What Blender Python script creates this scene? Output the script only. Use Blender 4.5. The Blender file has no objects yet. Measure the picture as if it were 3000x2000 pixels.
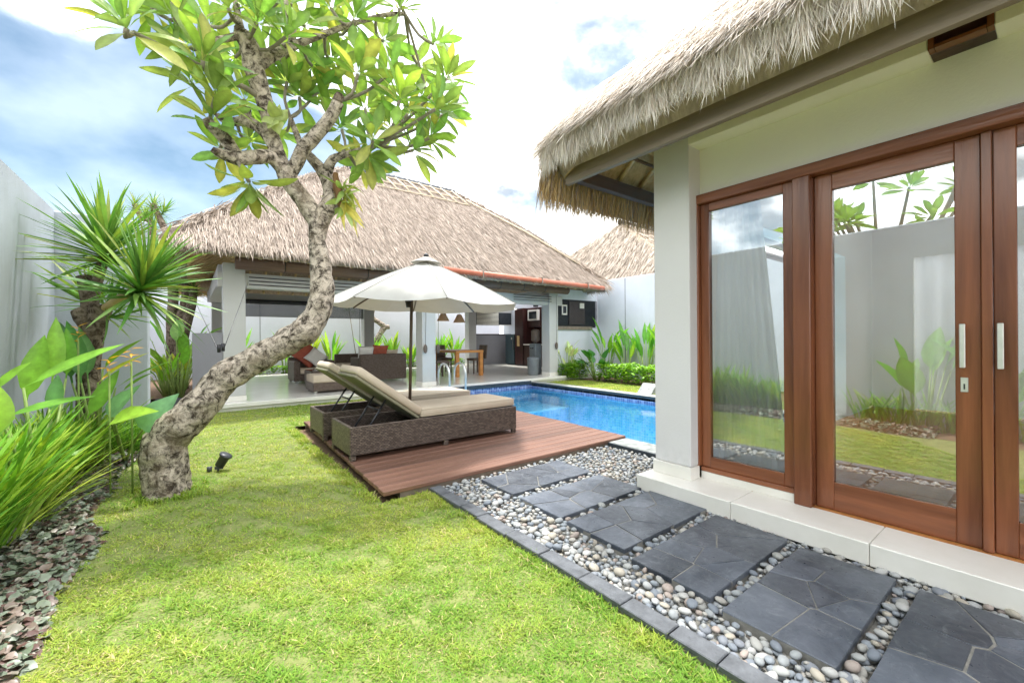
import bpy, bmesh, math, random
import numpy as np
from mathutils import Vector, Matrix, noise as mnoise
R = math.radians
rnd = random.Random(11)
nr = np.random.default_rng(7)
scene = bpy.context.scene
COL = scene.collection

# ------------------------------------------------------------------ camera, sky, sun, exposure
cam_d = bpy.data.cameras.new('camera'); cam = bpy.data.objects.new('camera', cam_d); COL.objects.link(cam)
cam_d.sensor_width = 36; cam_d.lens = 14.786; cam_d.shift_y = -0.0034; cam_d.clip_start = 0.05; cam_d.clip_end = 500
HEAD = math.atan2(738, 966)
cam.matrix_world = Matrix.Translation((0, 0, 1.3)) @ Matrix.Rotation(-HEAD, 4, 'Z') @ Matrix.Rotation(R(90), 4, 'X') @ Matrix.Rotation(R(-0.4), 4, 'Z')
scene.camera = cam
SUN_DIR = Vector((0.12, 0.24, 1.0)).normalized()
world = bpy.data.worlds.new('World'); scene.world = world; world.use_nodes = True
def build_world():
    nt = world.node_tree; nt.nodes.clear(); N = nt.nodes.new; L = nt.links.new
    out = N('ShaderNodeOutputWorld'); bg = N('ShaderNodeBackground'); L(bg.outputs[0], out.inputs[0])
    sky = N('ShaderNodeTexSky'); sky.sky_type = 'NISHITA'; sky.sun_disc = False
    sky.sun_elevation = math.asin(SUN_DIR.z); sky.sun_rotation = math.atan2(SUN_DIR.x, SUN_DIR.y)
    sky.altitude = 50; sky.air_density = 1.0; sky.dust_density = 0.3; sky.ozone_density = 0.8
    tc = N('ShaderNodeTexCoord')
    mp = N('ShaderNodeMapping'); mp.inputs['Scale'].default_value = (1.0, 1.0, 1.7); mp.inputs['Location'].default_value = (3.42, 8.03, 4.73)
    L(tc.outputs['Generated'], mp.inputs[0])
    n1 = N('ShaderNodeTexNoise'); n1.inputs['Scale'].default_value = 2.3; n1.inputs['Detail'].default_value = 9; n1.inputs['Roughness'].default_value = 0.55; n1.inputs['Distortion'].default_value = 0.25
    L(mp.outputs[0], n1.inputs['Vector'])
    dot = N('ShaderNodeVectorMath'); dot.operation = 'DOT_PRODUCT'; dot.inputs[1].default_value = (-0.22, 0.92, 0.32)
    L(tc.outputs['Generated'], dot.inputs[0])
    mr = N('ShaderNodeMapRange'); mr.inputs[1].default_value = 0.72; mr.inputs[2].default_value = 1.0; mr.inputs[3].default_value = 0.055; mr.inputs[4].default_value = -0.14
    L(dot.outputs['Value'], mr.inputs[0])
    add = N('ShaderNodeMath'); add.operation = 'ADD'; L(n1.outputs[0], add.inputs[0]); L(mr.outputs[0], add.inputs[1])
    cr = N('ShaderNodeValToRGB'); cr.color_ramp.elements[0].position = 0.40; cr.color_ramp.elements[1].position = 0.63
    cr.color_ramp.elements[0].color = (0.07, 0.07, 0.07, 1); cr.color_ramp.elements[1].color = (1, 1, 1, 1); cr.color_ramp.interpolation = 'EASE'
    L(add.outputs[0], cr.inputs[0])
    n2 = N('ShaderNodeTexNoise'); n2.inputs['Scale'].default_value = 5.0; n2.inputs['Detail'].default_value = 6
    L(mp.outputs[0], n2.inputs['Vector'])
    cc = N('ShaderNodeValToRGB'); cc.color_ramp.elements[0].position = 0.33; cc.color_ramp.elements[1].position = 0.64
    cc.color_ramp.elements[0].color = (0.85, 0.89, 0.94, 1); cc.color_ramp.elements[1].color = (7.0, 7.05, 7.1, 1)
    L(n2.outputs[0], cc.inputs[0])
    mix = N('ShaderNodeMixRGB'); L(cr.outputs[0], mix.inputs[0]); dim = N('ShaderNodeVectorMath'); dim.operation = 'MULTIPLY'; dim.inputs[1].default_value = (0.135, 0.155, 0.146); L(sky.outputs[0], dim.inputs[0]); L(dim.outputs[0], mix.inputs[1]); L(cc.outputs[0], mix.inputs[2])
    L(mix.outputs[0], bg.inputs[0]); bg.inputs[1].default_value = 0.10
build_world()
sd = bpy.data.lights.new('sun', 'SUN'); sd.energy = 0.58; sd.angle = R(5.0); sd.color = (1.0, 0.97, 0.92)
sun = bpy.data.objects.new('sun', sd); COL.objects.link(sun); sun.rotation_euler = SUN_DIR.to_track_quat('Z', 'Y').to_euler(); sun.location = (3, 3, 9)
vs = scene.view_settings; vs.view_transform = 'Standard'; vs.look = 'None'; vs.exposure = 3.4; vs.gamma = 1; vs.use_curve_mapping = False
cy = scene.cycles; cy.use_denoising = True; cy.max_bounces = 9; cy.diffuse_bounces = 5; cy.glossy_bounces = 4; cy.transparent_max_bounces = 24; cy.transmission_bounces = 4
cy.caustics_reflective = False; cy.caustics_refractive = False; cy.sample_clamp_indirect = 6

# ------------------------------------------------------------------ tagging and object helpers
def tag(o, label=None, cat=None, group=None, kind=None):
    if label: o['label'] = label
    if cat: o['category'] = cat
    if group: o['group'] = group
    if kind: o['kind'] = kind
    return o
def wmat(o):
    m = o.matrix_basis.copy()
    return m if o.parent is None else wmat(o.parent) @ o.matrix_parent_inverse @ m
def link(name, data, parent=None):
    o = bpy.data.objects.new(name, data); COL.objects.link(o)
    if parent is not None:
        o.parent = parent
        o.matrix_parent_inverse = wmat(parent).inverted()
    return o
def thing(name, label, cat, loc, group=None):
    o = link(name, None); o.location = loc; o.empty_display_size = 0.1
    return tag(o, label, cat, group)
def npmesh(name, V, F, mat, cols=None, smooth=False):
    """V (n,3); F (m,k) array with k 3 or 4, or list of such arrays"""
    if not isinstance(F, list): F = [F]
    F = [np.asarray(f, dtype=np.int32) for f in F if len(f)]
    me = bpy.data.meshes.new(name)
    V = np.asarray(V, dtype=np.float32)
    me.vertices.add(len(V)); me.vertices.foreach_set('co', V.ravel())
    loops = np.concatenate([f.ravel() for f in F]); tot = np.concatenate([np.full(len(f), f.shape[1], dtype=np.int32) for f in F])
    start = np.concatenate([[0], np.cumsum(tot)[:-1]]).astype(np.int32)
    me.loops.add(len(loops)); me.loops.foreach_set('vertex_index', loops)
    me.polygons.add(len(tot)); me.polygons.foreach_set('loop_start', start)
    try: me.polygons.foreach_set('loop_total', tot)
    except Exception: pass
    if smooth: me.polygons.foreach_set('use_smooth', np.ones(len(tot), dtype=bool))
    me.update(calc_edges=True)
    if cols is not None:
        at = me.attributes.new('Col', 'FLOAT_COLOR', 'POINT')
        C = np.ones((len(V), 4), dtype=np.float32); C[:, :3] = cols; at.data.foreach_set('color', C.ravel())
    if mat is not None: me.materials.append(mat)
    return me
def bm_mesh(name, bm, mat, smooth=False):
    me = bpy.data.meshes.new(name); bm.normal_update(); bm.to_mesh(me); bm.free()
    if smooth:
        for p in me.polygons: p.use_smooth = True
    if mat is not None: me.materials.append(mat)
    return me
def bm_box(bm, x0, x1, y0, y1, z0, z1, bevel=0, M=None, seg=1):
    b2 = bmesh.new()
    bmesh.ops.create_cube(b2, size=1.0)
    for v in b2.verts: v.co = Vector(((x0 + x1) / 2 + v.co.x * (x1 - x0), (y0 + y1) / 2 + v.co.y * (y1 - y0), (z0 + z1) / 2 + v.co.z * (z1 - z0)))
    if bevel > 0: bmesh.ops.bevel(b2, geom=list(b2.edges), offset=bevel, segments=seg, profile=0.5, affect='EDGES')
    if M is not None: b2.transform(M)
    me = bpy.data.meshes.new('t'); b2.to_mesh(me); b2.free(); bm.from_mesh(me); bpy.data.meshes.remove(me)
def box(name, parent, x0, x1, y0, y1, z0, z1, mat, bevel=0.0, M=None, seg=1, smooth=False):
    bm = bmesh.new(); bm_box(bm, x0, x1, y0, y1, z0, z1, bevel, M, seg)
    return link(name, bm_mesh(name, bm, mat, smooth), parent)
def tube_arrays(pts, radii, seg=10, jitter=0.0, jscale=6.0, seed=0, cap=True):
    pts = [Vector(p) for p in pts]; n = len(pts)
    V = []; t_prev = None; up = Vector((0.13, 0.21, 0.97))
    nrm = None
    for i, p in enumerate(pts):
        t = (pts[min(i + 1, n - 1)] - pts[max(i - 1, 0)])
        t = t.normalized() if t.length > 1e-9 else Vector((0, 0, 1))
        if nrm is None:
            a = up if abs(t.dot(up)) < 0.9 else Vector((1, 0, 0)); nrm = (a - t * a.dot(t)).normalized()
        else:
            nrm = nrm - t * nrm.dot(t); nrm = nrm.normalized() if nrm.length > 1e-6 else t.orthogonal().normalized()
        b = t.cross(nrm)
        for k in range(seg):
            an = 2 * math.pi * k / seg; d = nrm * math.cos(an) + b * math.sin(an)
            r = radii[i]
            if jitter:
                q = p + d * r
                r *= 1 + jitter * (mnoise.noise(q * jscale + Vector((seed, 0, 0))) + 0.6 * mnoise.noise(q * jscale * 2.7 + Vector((0, seed, 0))))
            V.append(p + d * r)
    F = []
    for i in range(n - 1):
        for k in range(seg):
            k2 = (k + 1) % seg
            F.append((i * seg + k, i * seg + k2, (i + 1) * seg + k2, (i + 1) * seg + k))
    T = []
    if cap:
        c0 = len(V); V.append(pts[0]); c1 = len(V); V.append(pts[-1])
        for k in range(seg):
            k2 = (k + 1) % seg
            T.append((c0, k2, k)); T.append((c1, (n - 1) * seg + k, (n - 1) * seg + k2))
    return np.array([tuple(v) for v in V]), np.array(F, dtype=np.int32), np.array(T, dtype=np.int32).reshape(-1, 3)
def tube(name, parent, pts, r, mat, seg=10, smooth=True, **kw):
    rad = r if isinstance(r, (list, tuple)) else [r] * len(pts)
    V, F, T = tube_arrays(pts, rad, seg, **kw)
    return link(name, npmesh(name, V, [F, T], mat, smooth=smooth), parent)
def smooth_path(pts, rad, step=0.05):
    """Catmull-Rom resample"""
    P = [Vector(p) for p in pts]; out = []; ro = []
    for i in range(len(P) - 1):
        p0 = P[max(i - 1, 0)]; p1 = P[i]; p2 = P[i + 1]; p3 = P[min(i + 2, len(P) - 1)]
        n = max(2, int((p2 - p1).length / step))
        for k in range(n):
            t = k / n
            out.append(0.5 * ((2 * p1) + (p2 - p0) * t + (2 * p0 - 5 * p1 + 4 * p2 - p3) * t * t + (3 * p1 - p0 - 3 * p2 + p3) * t ** 3)); ro.append(rad[i] * (1 - t) + rad[i + 1] * t)
    out.append(P[-1]); ro.append(rad[-1])
    return out, ro

# ------------------------------------------------------------------ materials
MATS = {}
def nodes(name):
    m = bpy.data.materials.new(name); m.use_nodes = True; MATS[name] = m
    nt = m.node_tree; b = nt.nodes['Principled BSDF']
    return m, nt, b
def ramp(nt, c0, c1, p0=0.3, p1=0.7, mid=None):
    r = nt.nodes.new('ShaderNodeValToRGB'); e = r.color_ramp.elements
    e[0].position = p0; e[1].position = p1; e[0].color = (*c0, 1); e[1].color = (*c1, 1)
    if mid: q = e.new((p0 + p1) / 2); q.color = (*mid, 1)
    return r
def tex(nt, kind='Noise', scale=5, detail=6, rough=0.6, coords='Object', stretch=None, rot=None, dist=0):
    tc = nt.nodes.new('ShaderNodeTexCoord'); t = nt.nodes.new('ShaderNodeTex' + kind)
    if 'Scale' in t.inputs: t.inputs['Scale'].default_value = scale
    if kind == 'Noise':
        t.inputs['Detail'].default_value = detail; t.inputs['Roughness'].default_value = rough; t.inputs['Distortion'].default_value = dist
    mp = nt.nodes.new('ShaderNodeMapping')
    if stretch: mp.inputs['Scale'].default_value = stretch
    if rot: mp.inputs['Rotation'].default_value = rot
    nt.links.new(tc.outputs[coords], mp.inputs[0]); nt.links.new(mp.outputs[0], t.inputs['Vector'])
    return t
def surf(name, c0, c1, rough=0.6, scale=5, stretch=None, bump=0.0, bscale=40, spec=0.5, p0=0.3, p1=0.7, mid=None, detail=6, metal=0, coords='Object', dist=0, bstretch=None, rot=None):
    m, nt, b = nodes(name)
    t = tex(nt, 'Noise', scale, detail, stretch=stretch, coords=coords, dist=dist, rot=rot); r = ramp(nt, c0, c1, p0, p1, mid)
    nt.links.new(t.outputs[0], r.inputs[0]); nt.links.new(r.outputs[0], b.inputs['Base Color'])
    b.inputs['Roughness'].default_value = rough; b.inputs['Specular IOR Level'].default_value = spec; b.inputs['Metallic'].default_value = metal
    if bump:
        t2 = tex(nt, 'Noise', bscale, 5, stretch=bstretch or stretch, coords=coords, rot=rot); bp = nt.nodes.new('ShaderNodeBump')
        bp.inputs['Strength'].default_value = bump; bp.inputs['Distance'].default_value = 0.02
        nt.links.new(t2.outputs[0], bp.inputs['Height']); nt.links.new(bp.outputs[0], b.inputs['Normal'])
    return m
def attr_mat(name, rough=0.7, trans=0.0, spec=0.3, gain=1.0, nscale=0, namt=0.25, tint=(1.25, 1.2, 0.5)):
    m, nt, b = nodes(name); a = nt.nodes.new('ShaderNodeAttribute'); a.attribute_name = 'Col'
    col = a.outputs['Color']
    if nscale:
        t = tex(nt, 'Noise', nscale, 4); mr = nt.nodes.new('ShaderNodeMapRange'); mr.inputs[1].default_value = 0.3; mr.inputs[2].default_value = 0.7; mr.inputs[3].default_value = 1 - namt; mr.inputs[4].default_value = 1 + namt
        nt.links.new(t.outputs[0], mr.inputs[0]); mx = nt.nodes.new('ShaderNodeVectorMath'); mx.operation = 'SCALE'
        nt.links.new(col, mx.inputs[0]); nt.links.new(mr.outputs[0], mx.inputs['Scale']); col = mx.outputs[0]
    nt.links.new(col, b.inputs['Base Color']); b.inputs['Roughness'].default_value = rough; b.inputs['Specular IOR Level'].default_value = spec
    if trans:
        tr = nt.nodes.new('ShaderNodeBsdfTranslucent'); mul = nt.nodes.new('ShaderNodeVectorMath'); mul.operation = 'MULTIPLY'; mul.inputs[1].default_value = tint
        nt.links.new(col, mul.inputs[0]); nt.links.new(mul.outputs[0], tr.inputs[0])
        ms = nt.nodes.new('ShaderNodeMixShader'); ms.inputs[0].default_value = trans
        nt.links.new(b.outputs[0], ms.inputs[1]); nt.links.new(tr.outputs[0], ms.inputs[2])
        nt.links.new(ms.outputs[0], nt.nodes['Material Output'].inputs[0])
    return m
M_leaf = attr_mat('leaf', 0.40, 0.42, 0.5, nscale=14, namt=0.22, tint=(1.2, 1.15, 0.6))
M_blade = attr_mat('blade_leaf', 0.45, 0.3, 0.4, nscale=10, namt=0.2, tint=(1.15, 1.1, 0.6))
M_grass = attr_mat('grass_blade', 0.6, 0.35, 0.2, tint=(1.2, 1.15, 0.5))
M_straw = attr_mat('thatch_straw', 0.9, 0.12, 0.1, tint=(1, .9, .7))
M_pebble = attr_mat('pebble_stone', 0.65, 0, 0.35, nscale=30, namt=0.18)
def wall_paint(name, c, var=0.06, streak=0.5, rough=0.85, dirt=(0.30, 0.31, 0.29)):
    lo = tuple(q * (1 - var) for q in c); hi = tuple(min(1, q * (1 + var)) for q in c)
    m = surf(name, lo, hi, rough, 1.3, None, 0.14, 55, 0.25, detail=9); nt = m.node_tree; b = nt.nodes['Principled BSDF']
    base = b.inputs['Base Color'].links[0].from_socket
    t = tex(nt, 'Noise', 5.0, 9, 0.65, stretch=(1, 1, 0.10), dist=0.3); r = ramp(nt, (0, 0, 0), (1, 1, 1), 0.50, 0.78)
    t2 = tex(nt, 'Noise', 0.9, 5); r2 = ramp(nt, (0, 0, 0), (1, 1, 1), 0.40, 0.70)
    mu = nt.nodes.new('ShaderNodeMath'); mu.operation = 'MULTIPLY'; mu2 = nt.nodes.new('ShaderNodeMath'); mu2.operation = 'MULTIPLY'; mu2.inputs[1].default_value = streak
    nt.links.new(t.outputs[0], r.inputs[0]); nt.links.new(t2.outputs[0], r2.inputs[0]); nt.links.new(r.outputs[0], mu.inputs[0]); nt.links.new(r2.outputs[0], mu.inputs[1]); nt.links.new(mu.outputs[0], mu2.inputs[0])
    tcz = nt.nodes.new('ShaderNodeTexCoord'); sz = nt.nodes.new('ShaderNodeSeparateXYZ'); nt.links.new(tcz.outputs['Object'], sz.inputs[0]); mz = nt.nodes.new('ShaderNodeMapRange'); mz.inputs[1].default_value = 0.45; mz.inputs[2].default_value = 0.1; mz.inputs[3].default_value = 0; mz.inputs[4].default_value = 0.55; nt.links.new(sz.outputs[2], mz.inputs[0])
    t3 = tex(nt, 'Noise', 7, 8, 0.7); r3 = ramp(nt, (0, 0, 0), (1, 1, 1), 0.42, 0.66); nt.links.new(t3.outputs[0], r3.inputs[0]); m3 = nt.nodes.new('ShaderNodeMath'); m3.operation = 'MULTIPLY'; nt.links.new(mz.outputs[0], m3.inputs[0]); nt.links.new(r3.outputs[0], m3.inputs[1]); m4 = nt.nodes.new('ShaderNodeMath'); m4.operation = 'MAXIMUM'; nt.links.new(m3.outputs[0], m4.inputs[0]); nt.links.new(mu2.outputs[0], m4.inputs[1])
    mx = nt.nodes.new('ShaderNodeMixRGB'); mx.inputs[2].default_value = (*dirt, 1); nt.links.new(m4.outputs[0], mx.inputs[0]); nt.links.new(base, mx.inputs[1]); nt.links.new(mx.outputs[0], b.inputs['Base Color'])
    return m
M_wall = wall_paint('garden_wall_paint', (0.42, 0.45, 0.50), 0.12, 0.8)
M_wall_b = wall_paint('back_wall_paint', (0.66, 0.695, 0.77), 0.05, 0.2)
M_white = wall_paint('villa_wall_paint', (0.92, 0.90, 0.78), 0.02, 0.06)
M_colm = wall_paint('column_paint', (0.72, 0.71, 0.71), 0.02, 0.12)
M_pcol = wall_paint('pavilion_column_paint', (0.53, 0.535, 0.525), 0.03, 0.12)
M_grey = wall_paint('grey_low_wall', (0.26, 0.26, 0.285), 0.05, 0.1)
M_tile = surf('cream_tile', (0.74, 0.72, 0.66), (0.84, 0.82, 0.77), 0.35, 3, (1, 1, 1), 0.03, 20)
M_floor = surf('polished_floor', (0.66, 0.65, 0.60), (0.74, 0.72, 0.66), 0.16, 2.5, None, 0.02, 10)
def wood(name, c0, c1, axis=1, rough=0.35, scale=9, bump=0.1, spec=0.5):
    st = [1.0, 1.0, 1.0]; st[axis] = 0.07
    return surf(name, c0, c1, rough, scale, tuple(st), bump, scale * 4, spec, 0.32, 0.68, detail=9, dist=0.4)
M_wood = {a: wood('stained_wood_%s' % 'xyz'[a], (0.10, 0.034, 0.017), (0.30, 0.108, 0.048), a, 0.22, 7, 0.15) for a in (0, 1, 2)}
M_dwood = wood('dark_beam_wood', (0.05, 0.032, 0.028), (0.11, 0.075, 0.06), 0, 0.5)
M_fascia = wood('fascia_wood', (0.17, 0.135, 0.105), (0.28, 0.225, 0.175), 1, 0.6)
M_bamboo = wood('bamboo', (0.46, 0.31, 0.13), (0.68, 0.50, 0.25), 0, 0.5, 12)
M_blind = wood('bamboo_blind', (0.10, 0.06, 0.04), (0.19, 0.12, 0.08), 0, 0.6, 14)
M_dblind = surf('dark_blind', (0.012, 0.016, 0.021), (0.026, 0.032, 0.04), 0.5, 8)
M_shut = surf('shutter_wood', (0.035, 0.026, 0.026), (0.06, 0.046, 0.046), 0.5, 10)
M_gut = surf('terracotta_gutter', (0.36, 0.10, 0.05), (0.47, 0.14, 0.075), 0.45, 6)
M_gut2 = surf('dark_red_gutter', (0.13, 0.022, 0.02), (0.2, 0.035, 0.03), 0.3, 6)
M_steel = surf('brushed_steel', (0.55, 0.55, 0.55), (0.72, 0.72, 0.71), 0.25, 40, None, 0, metal=1.0)
M_rail = surf('satin_rail', (0.62, 0.62, 0.61), (0.75, 0.75, 0.73), 0.32, 20, metal=0.55)
M_chrome = surf('bright_handle', (0.7, 0.7, 0.66), (0.8, 0.8, 0.76), 0.35, 20, metal=0.6)
M_black = surf('black_metal', (0.012, 0.012, 0.014), (0.03, 0.03, 0.034), 0.4, 12)
M_cush = surf('beige_cushion', (0.52, 0.435, 0.335), (0.60, 0.515, 0.41), 0.9, 3, None, 0.25, 130, 0.2)
M_canvas = surf('canvas', (0.78, 0.76, 0.69), (0.86, 0.845, 0.78), 0.85, 2, None, 0.06, 200, 0.2)
M_red = surf('terracotta_cloth', (0.32, 0.075, 0.045), (0.42, 0.11, 0.065), 0.9, 8)
M_whitecloth = surf('white_cloth', (0.66, 0.64, 0.60), (0.76, 0.74, 0.70), 0.9, 8)
M_teak = wood('teak_table', (0.47, 0.19, 0.05), (0.62, 0.28, 0.085), 0, 0.4, 8)
M_chair = surf('taupe_chair', (0.10, 0.075, 0.06), (0.15, 0.115, 0.09), 0.7, 10)
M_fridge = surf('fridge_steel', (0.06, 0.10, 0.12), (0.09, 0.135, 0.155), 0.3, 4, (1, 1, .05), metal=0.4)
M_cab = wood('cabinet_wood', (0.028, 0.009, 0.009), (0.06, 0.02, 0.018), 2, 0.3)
M_bin = surf('grey_plastic', (0.13, 0.15, 0.16), (0.18, 0.2, 0.215), 0.4, 6)
M_screen = surf('dark_glass', (0.008, 0.012, 0.016), (0.015, 0.02, 0.026), 0.08, 6)
M_soil = surf('soil', (0.10, 0.06, 0.035), (0.2, 0.125, 0.075), 0.95, 14, None, 0.5, 50)
M_lawnbase = surf('lawn_soil', (0.12, 0.15, 0.04), (0.23, 0.25, 0.08), 0.95, 9, None, 0.4, 60)
M_gravel = surf('dark_gravel', (0.025, 0.027, 0.032), (0.11, 0.115, 0.125), 0.9, 55, None, 0.9, 55, detail=3)
M_mortar = surf('mortar', (0.17, 0.165, 0.15), (0.30, 0.29, 0.26), 0.95, 18, None, 0.3, 60)
M_coping = surf('stone_coping', (0.135, 0.155, 0.146), (0.42, 0.43, 0.42), 0.55, 12, None, 0.1, 60)
M_darkedge = surf('dark_coping_edge', (0.022, 0.032, 0.042), (0.05, 0.065, 0.08), 0.35, 14)
M_border = surf('border_slate', (0.06, 0.066, 0.075), (0.125, 0.135, 0.15), 0.6, 14, None, 0.25, 60)
M_foam = surf('dead_root', (0.10, 0.05, 0.02), (0.24, 0.13, 0.05), 0.95, 20, (1, 1, .2), 0.6, 40)
M_glasslight = attr_mat('lamp_shade', 0.8, 0.5, 0.2, tint=(1, 1, 1))
def slate_mat():
    m, nt, b = nodes('slate')
    t = tex(nt, 'Noise', 3.0, 10, dist=0.6); r = ramp(nt, (0.028, 0.036, 0.050), (0.105, 0.118, 0.142), 0.3, 0.72)
    oi = nt.nodes.new('ShaderNodeObjectInfo'); mr = nt.nodes.new('ShaderNodeMapRange'); mr.inputs[3].default_value = 0.75; mr.inputs[4].default_value = 1.5
    nt.links.new(oi.outputs['Random'], mr.inputs[0]); sc = nt.nodes.new('ShaderNodeVectorMath'); sc.operation = 'SCALE'
    nt.links.new(t.outputs[0], r.inputs[0]); nt.links.new(r.outputs[0], sc.inputs[0]); nt.links.new(mr.outputs[0], sc.inputs['Scale']); nt.links.new(sc.outputs[0], b.inputs['Base Color'])
    ts = tex(nt, 'Noise', 11, 12, 0.75, dist=1.2); rs = ramp(nt, (0, 0, 0), (0.5, 0.5, 0.5), 0.52, 0.74); nt.links.new(ts.outputs[0], rs.inputs[0]); ms_ = nt.nodes.new('ShaderNodeMixRGB'); ms_.inputs[2].default_value = (0.26, 0.28, 0.30, 1); nt.links.new(rs.outputs[0], ms_.inputs[0]); nt.links.new(sc.outputs[0], ms_.inputs[1]); nt.links.new(ms_.outputs[0], b.inputs['Base Color'])
    t2 = tex(nt, 'Noise', 26, 8); mr2 = nt.nodes.new('ShaderNodeMapRange'); mr2.inputs[1].default_value = 0.3; mr2.inputs[2].default_value = 0.7; mr2.inputs[3].default_value = 0.24; mr2.inputs[4].default_value = 0.52
    nt.links.new(t2.outputs[0], mr2.inputs[0]); nt.links.new(mr2.outputs[0], b.inputs['Roughness'])
    bp = nt.nodes.new('ShaderNodeBump'); bp.inputs['Strength'].default_value = 0.35; bp.inputs['Distance'].default_value = 0.02
    t3 = tex(nt, 'Noise', 7, 10, dist=0.8); nt.links.new(t3.outputs[0], bp.inputs['Height']); nt.links.new(bp.outputs[0], b.inputs['Normal'])
    return m
M_slate = slate_mat()
def wicker_mat(name, c0, c1, sc=1.0):
    m, nt, b = nodes(name)
    tc = nt.nodes.new('ShaderNodeTexCoord'); sep = nt.nodes.new('ShaderNodeSeparateXYZ'); nt.links.new(tc.outputs['Object'], sep.inputs[0])
    ad = nt.nodes.new('ShaderNodeMath'); ad.operation = 'ADD'; nt.links.new(sep.outputs[0], ad.inputs[0]); nt.links.new(sep.outputs[1], ad.inputs[1])
    cb = nt.nodes.new('ShaderNodeCombineXYZ'); nt.links.new(ad.outputs[0], cb.inputs[0]); nt.links.new(sep.outputs[2], cb.inputs[1])
    br = nt.nodes.new('ShaderNodeTexBrick'); br.inputs['Scale'].default_value = 22 * sc; br.inputs['Mortar Size'].default_value = 0.06; br.inputs['Mortar Smooth'].default_value = 0.6
    br.inputs['Color1'].default_value = (*c0, 1); br.inputs['Color2'].default_value = (*c1, 1); br.inputs['Mortar'].default_value = (0.015, 0.011, 0.009, 1)
    br.inputs['Brick Width'].default_value = 0.7; br.inputs['Row Height'].default_value = 0.36
    nt.links.new(cb.outputs[0], br.inputs['Vector']); nt.links.new(br.outputs['Color'], b.inputs['Base Color'])
    bp = nt.nodes.new('ShaderNodeBump'); bp.inputs['Strength'].default_value = 0.8; bp.inputs['Distance'].default_value = 0.006; bp.invert = True
    nt.links.new(br.outputs['Fac'], bp.inputs['Height']); nt.links.new(bp.outputs[0], b.inputs['Normal']); b.inputs['Roughness'].default_value = 0.45
    return m
M_wick = wicker_mat('wicker', (0.085, 0.06, 0.047), (0.21, 0.16, 0.13))
M_wick2 = wicker_mat('pavilion_wicker', (0.12, 0.085, 0.065), (0.20, 0.15, 0.12), 0.8)
def bark_mat(name, pale, dark, moss):
    m, nt, b = nodes(name)
    t = tex(nt, 'Noise', 15, 12, 0.75, dist=0.6); r = ramp(nt, dark, pale, 0.41, 0.57)
    t2 = tex(nt, 'Noise', 5.5, 9, 0.7); r2 = ramp(nt, (0, 0, 0), (1, 1, 1), 0.5, 0.62)
    mx = nt.nodes.new('ShaderNodeMixRGB'); mx.inputs[2].default_value = (*moss, 1)
    nt.links.new(t.outputs[0], r.inputs[0]); nt.links.new(t2.outputs[0], r2.inputs[0]); nt.links.new(r.outputs[0], mx.inputs[1])
    ml = nt.nodes.new('ShaderNodeMath'); ml.operation = 'MULTIPLY'; ml.inputs[1].default_value = 0.55
    nt.links.new(r2.outputs[0], ml.inputs[0]); nt.links.new(ml.outputs[0], mx.inputs[0]); nt.links.new(mx.outputs[0], b.inputs['Base Color'])
    b.inputs['Roughness'].default_value = 0.92; b.inputs['Specular IOR Level'].default_value = 0.15
    bp = nt.nodes.new('ShaderNodeBump'); bp.inputs['Strength'].default_value = 0.9; bp.inputs['Distance'].default_value = 0.02
    t3 = tex(nt, 'Noise', 28, 8, 0.7); nt.links.new(t3.outputs[0], bp.inputs['Height']); nt.links.new(bp.outputs[0], b.inputs['Normal'])
    return m
M_bark = bark_mat('plumeria_bark', (0.58, 0.50, 0.41), (0.045, 0.034, 0.025), (0.20, 0.155, 0.105))
M_bark2 = bark_mat('dracaena_bark', (0.26, 0.21, 0.16), (0.05, 0.035, 0.025), (0.12, 0.09, 0.06))
M_twig = surf('twig_bark', (0.16, 0.14, 0.10), (0.28, 0.25, 0.19), 0.85, 18, None, 0.3, 50)
def deck_mat():
    m, nt, b = nodes('deck_plank')
    oi = nt.nodes.new('ShaderNodeObjectInfo')
    t = tex(nt, 'Noise', 5, 9, stretch=(0.12, 1.6, 1), dist=0.3); r = ramp(nt, (0.13, 0.062, 0.041), (0.25, 0.13, 0.09), 0.3, 0.7)
    mr = nt.nodes.new('ShaderNodeMapRange'); mr.inputs[3].default_value = 0.72; mr.inputs[4].default_value = 1.22
    nt.links.new(oi.outputs['Random'], mr.inputs[0]); sc = nt.nodes.new('ShaderNodeVectorMath'); sc.operation = 'SCALE'
    nt.links.new(t.outputs[0], r.inputs[0]); nt.links.new(r.outputs[0], sc.inputs[0]); nt.links.new(mr.outputs[0], sc.inputs['Scale']); nt.links.new(sc.outputs[0], b.inputs['Base Color'])
    b.inputs['Roughness'].default_value = 0.5
    w = tex(nt, 'Wave', 55, rot=(0, 0, R(90))); bp = nt.nodes.new('ShaderNodeBump'); bp.inputs['Strength'].default_value = 0.25; bp.inputs['Distance'].default_value = 0.003
    nt.links.new(w.outputs[0], bp.inputs['Height']); nt.links.new(bp.outputs[0], b.inputs['Normal'])
    return m
M_deck = deck_mat()
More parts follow.
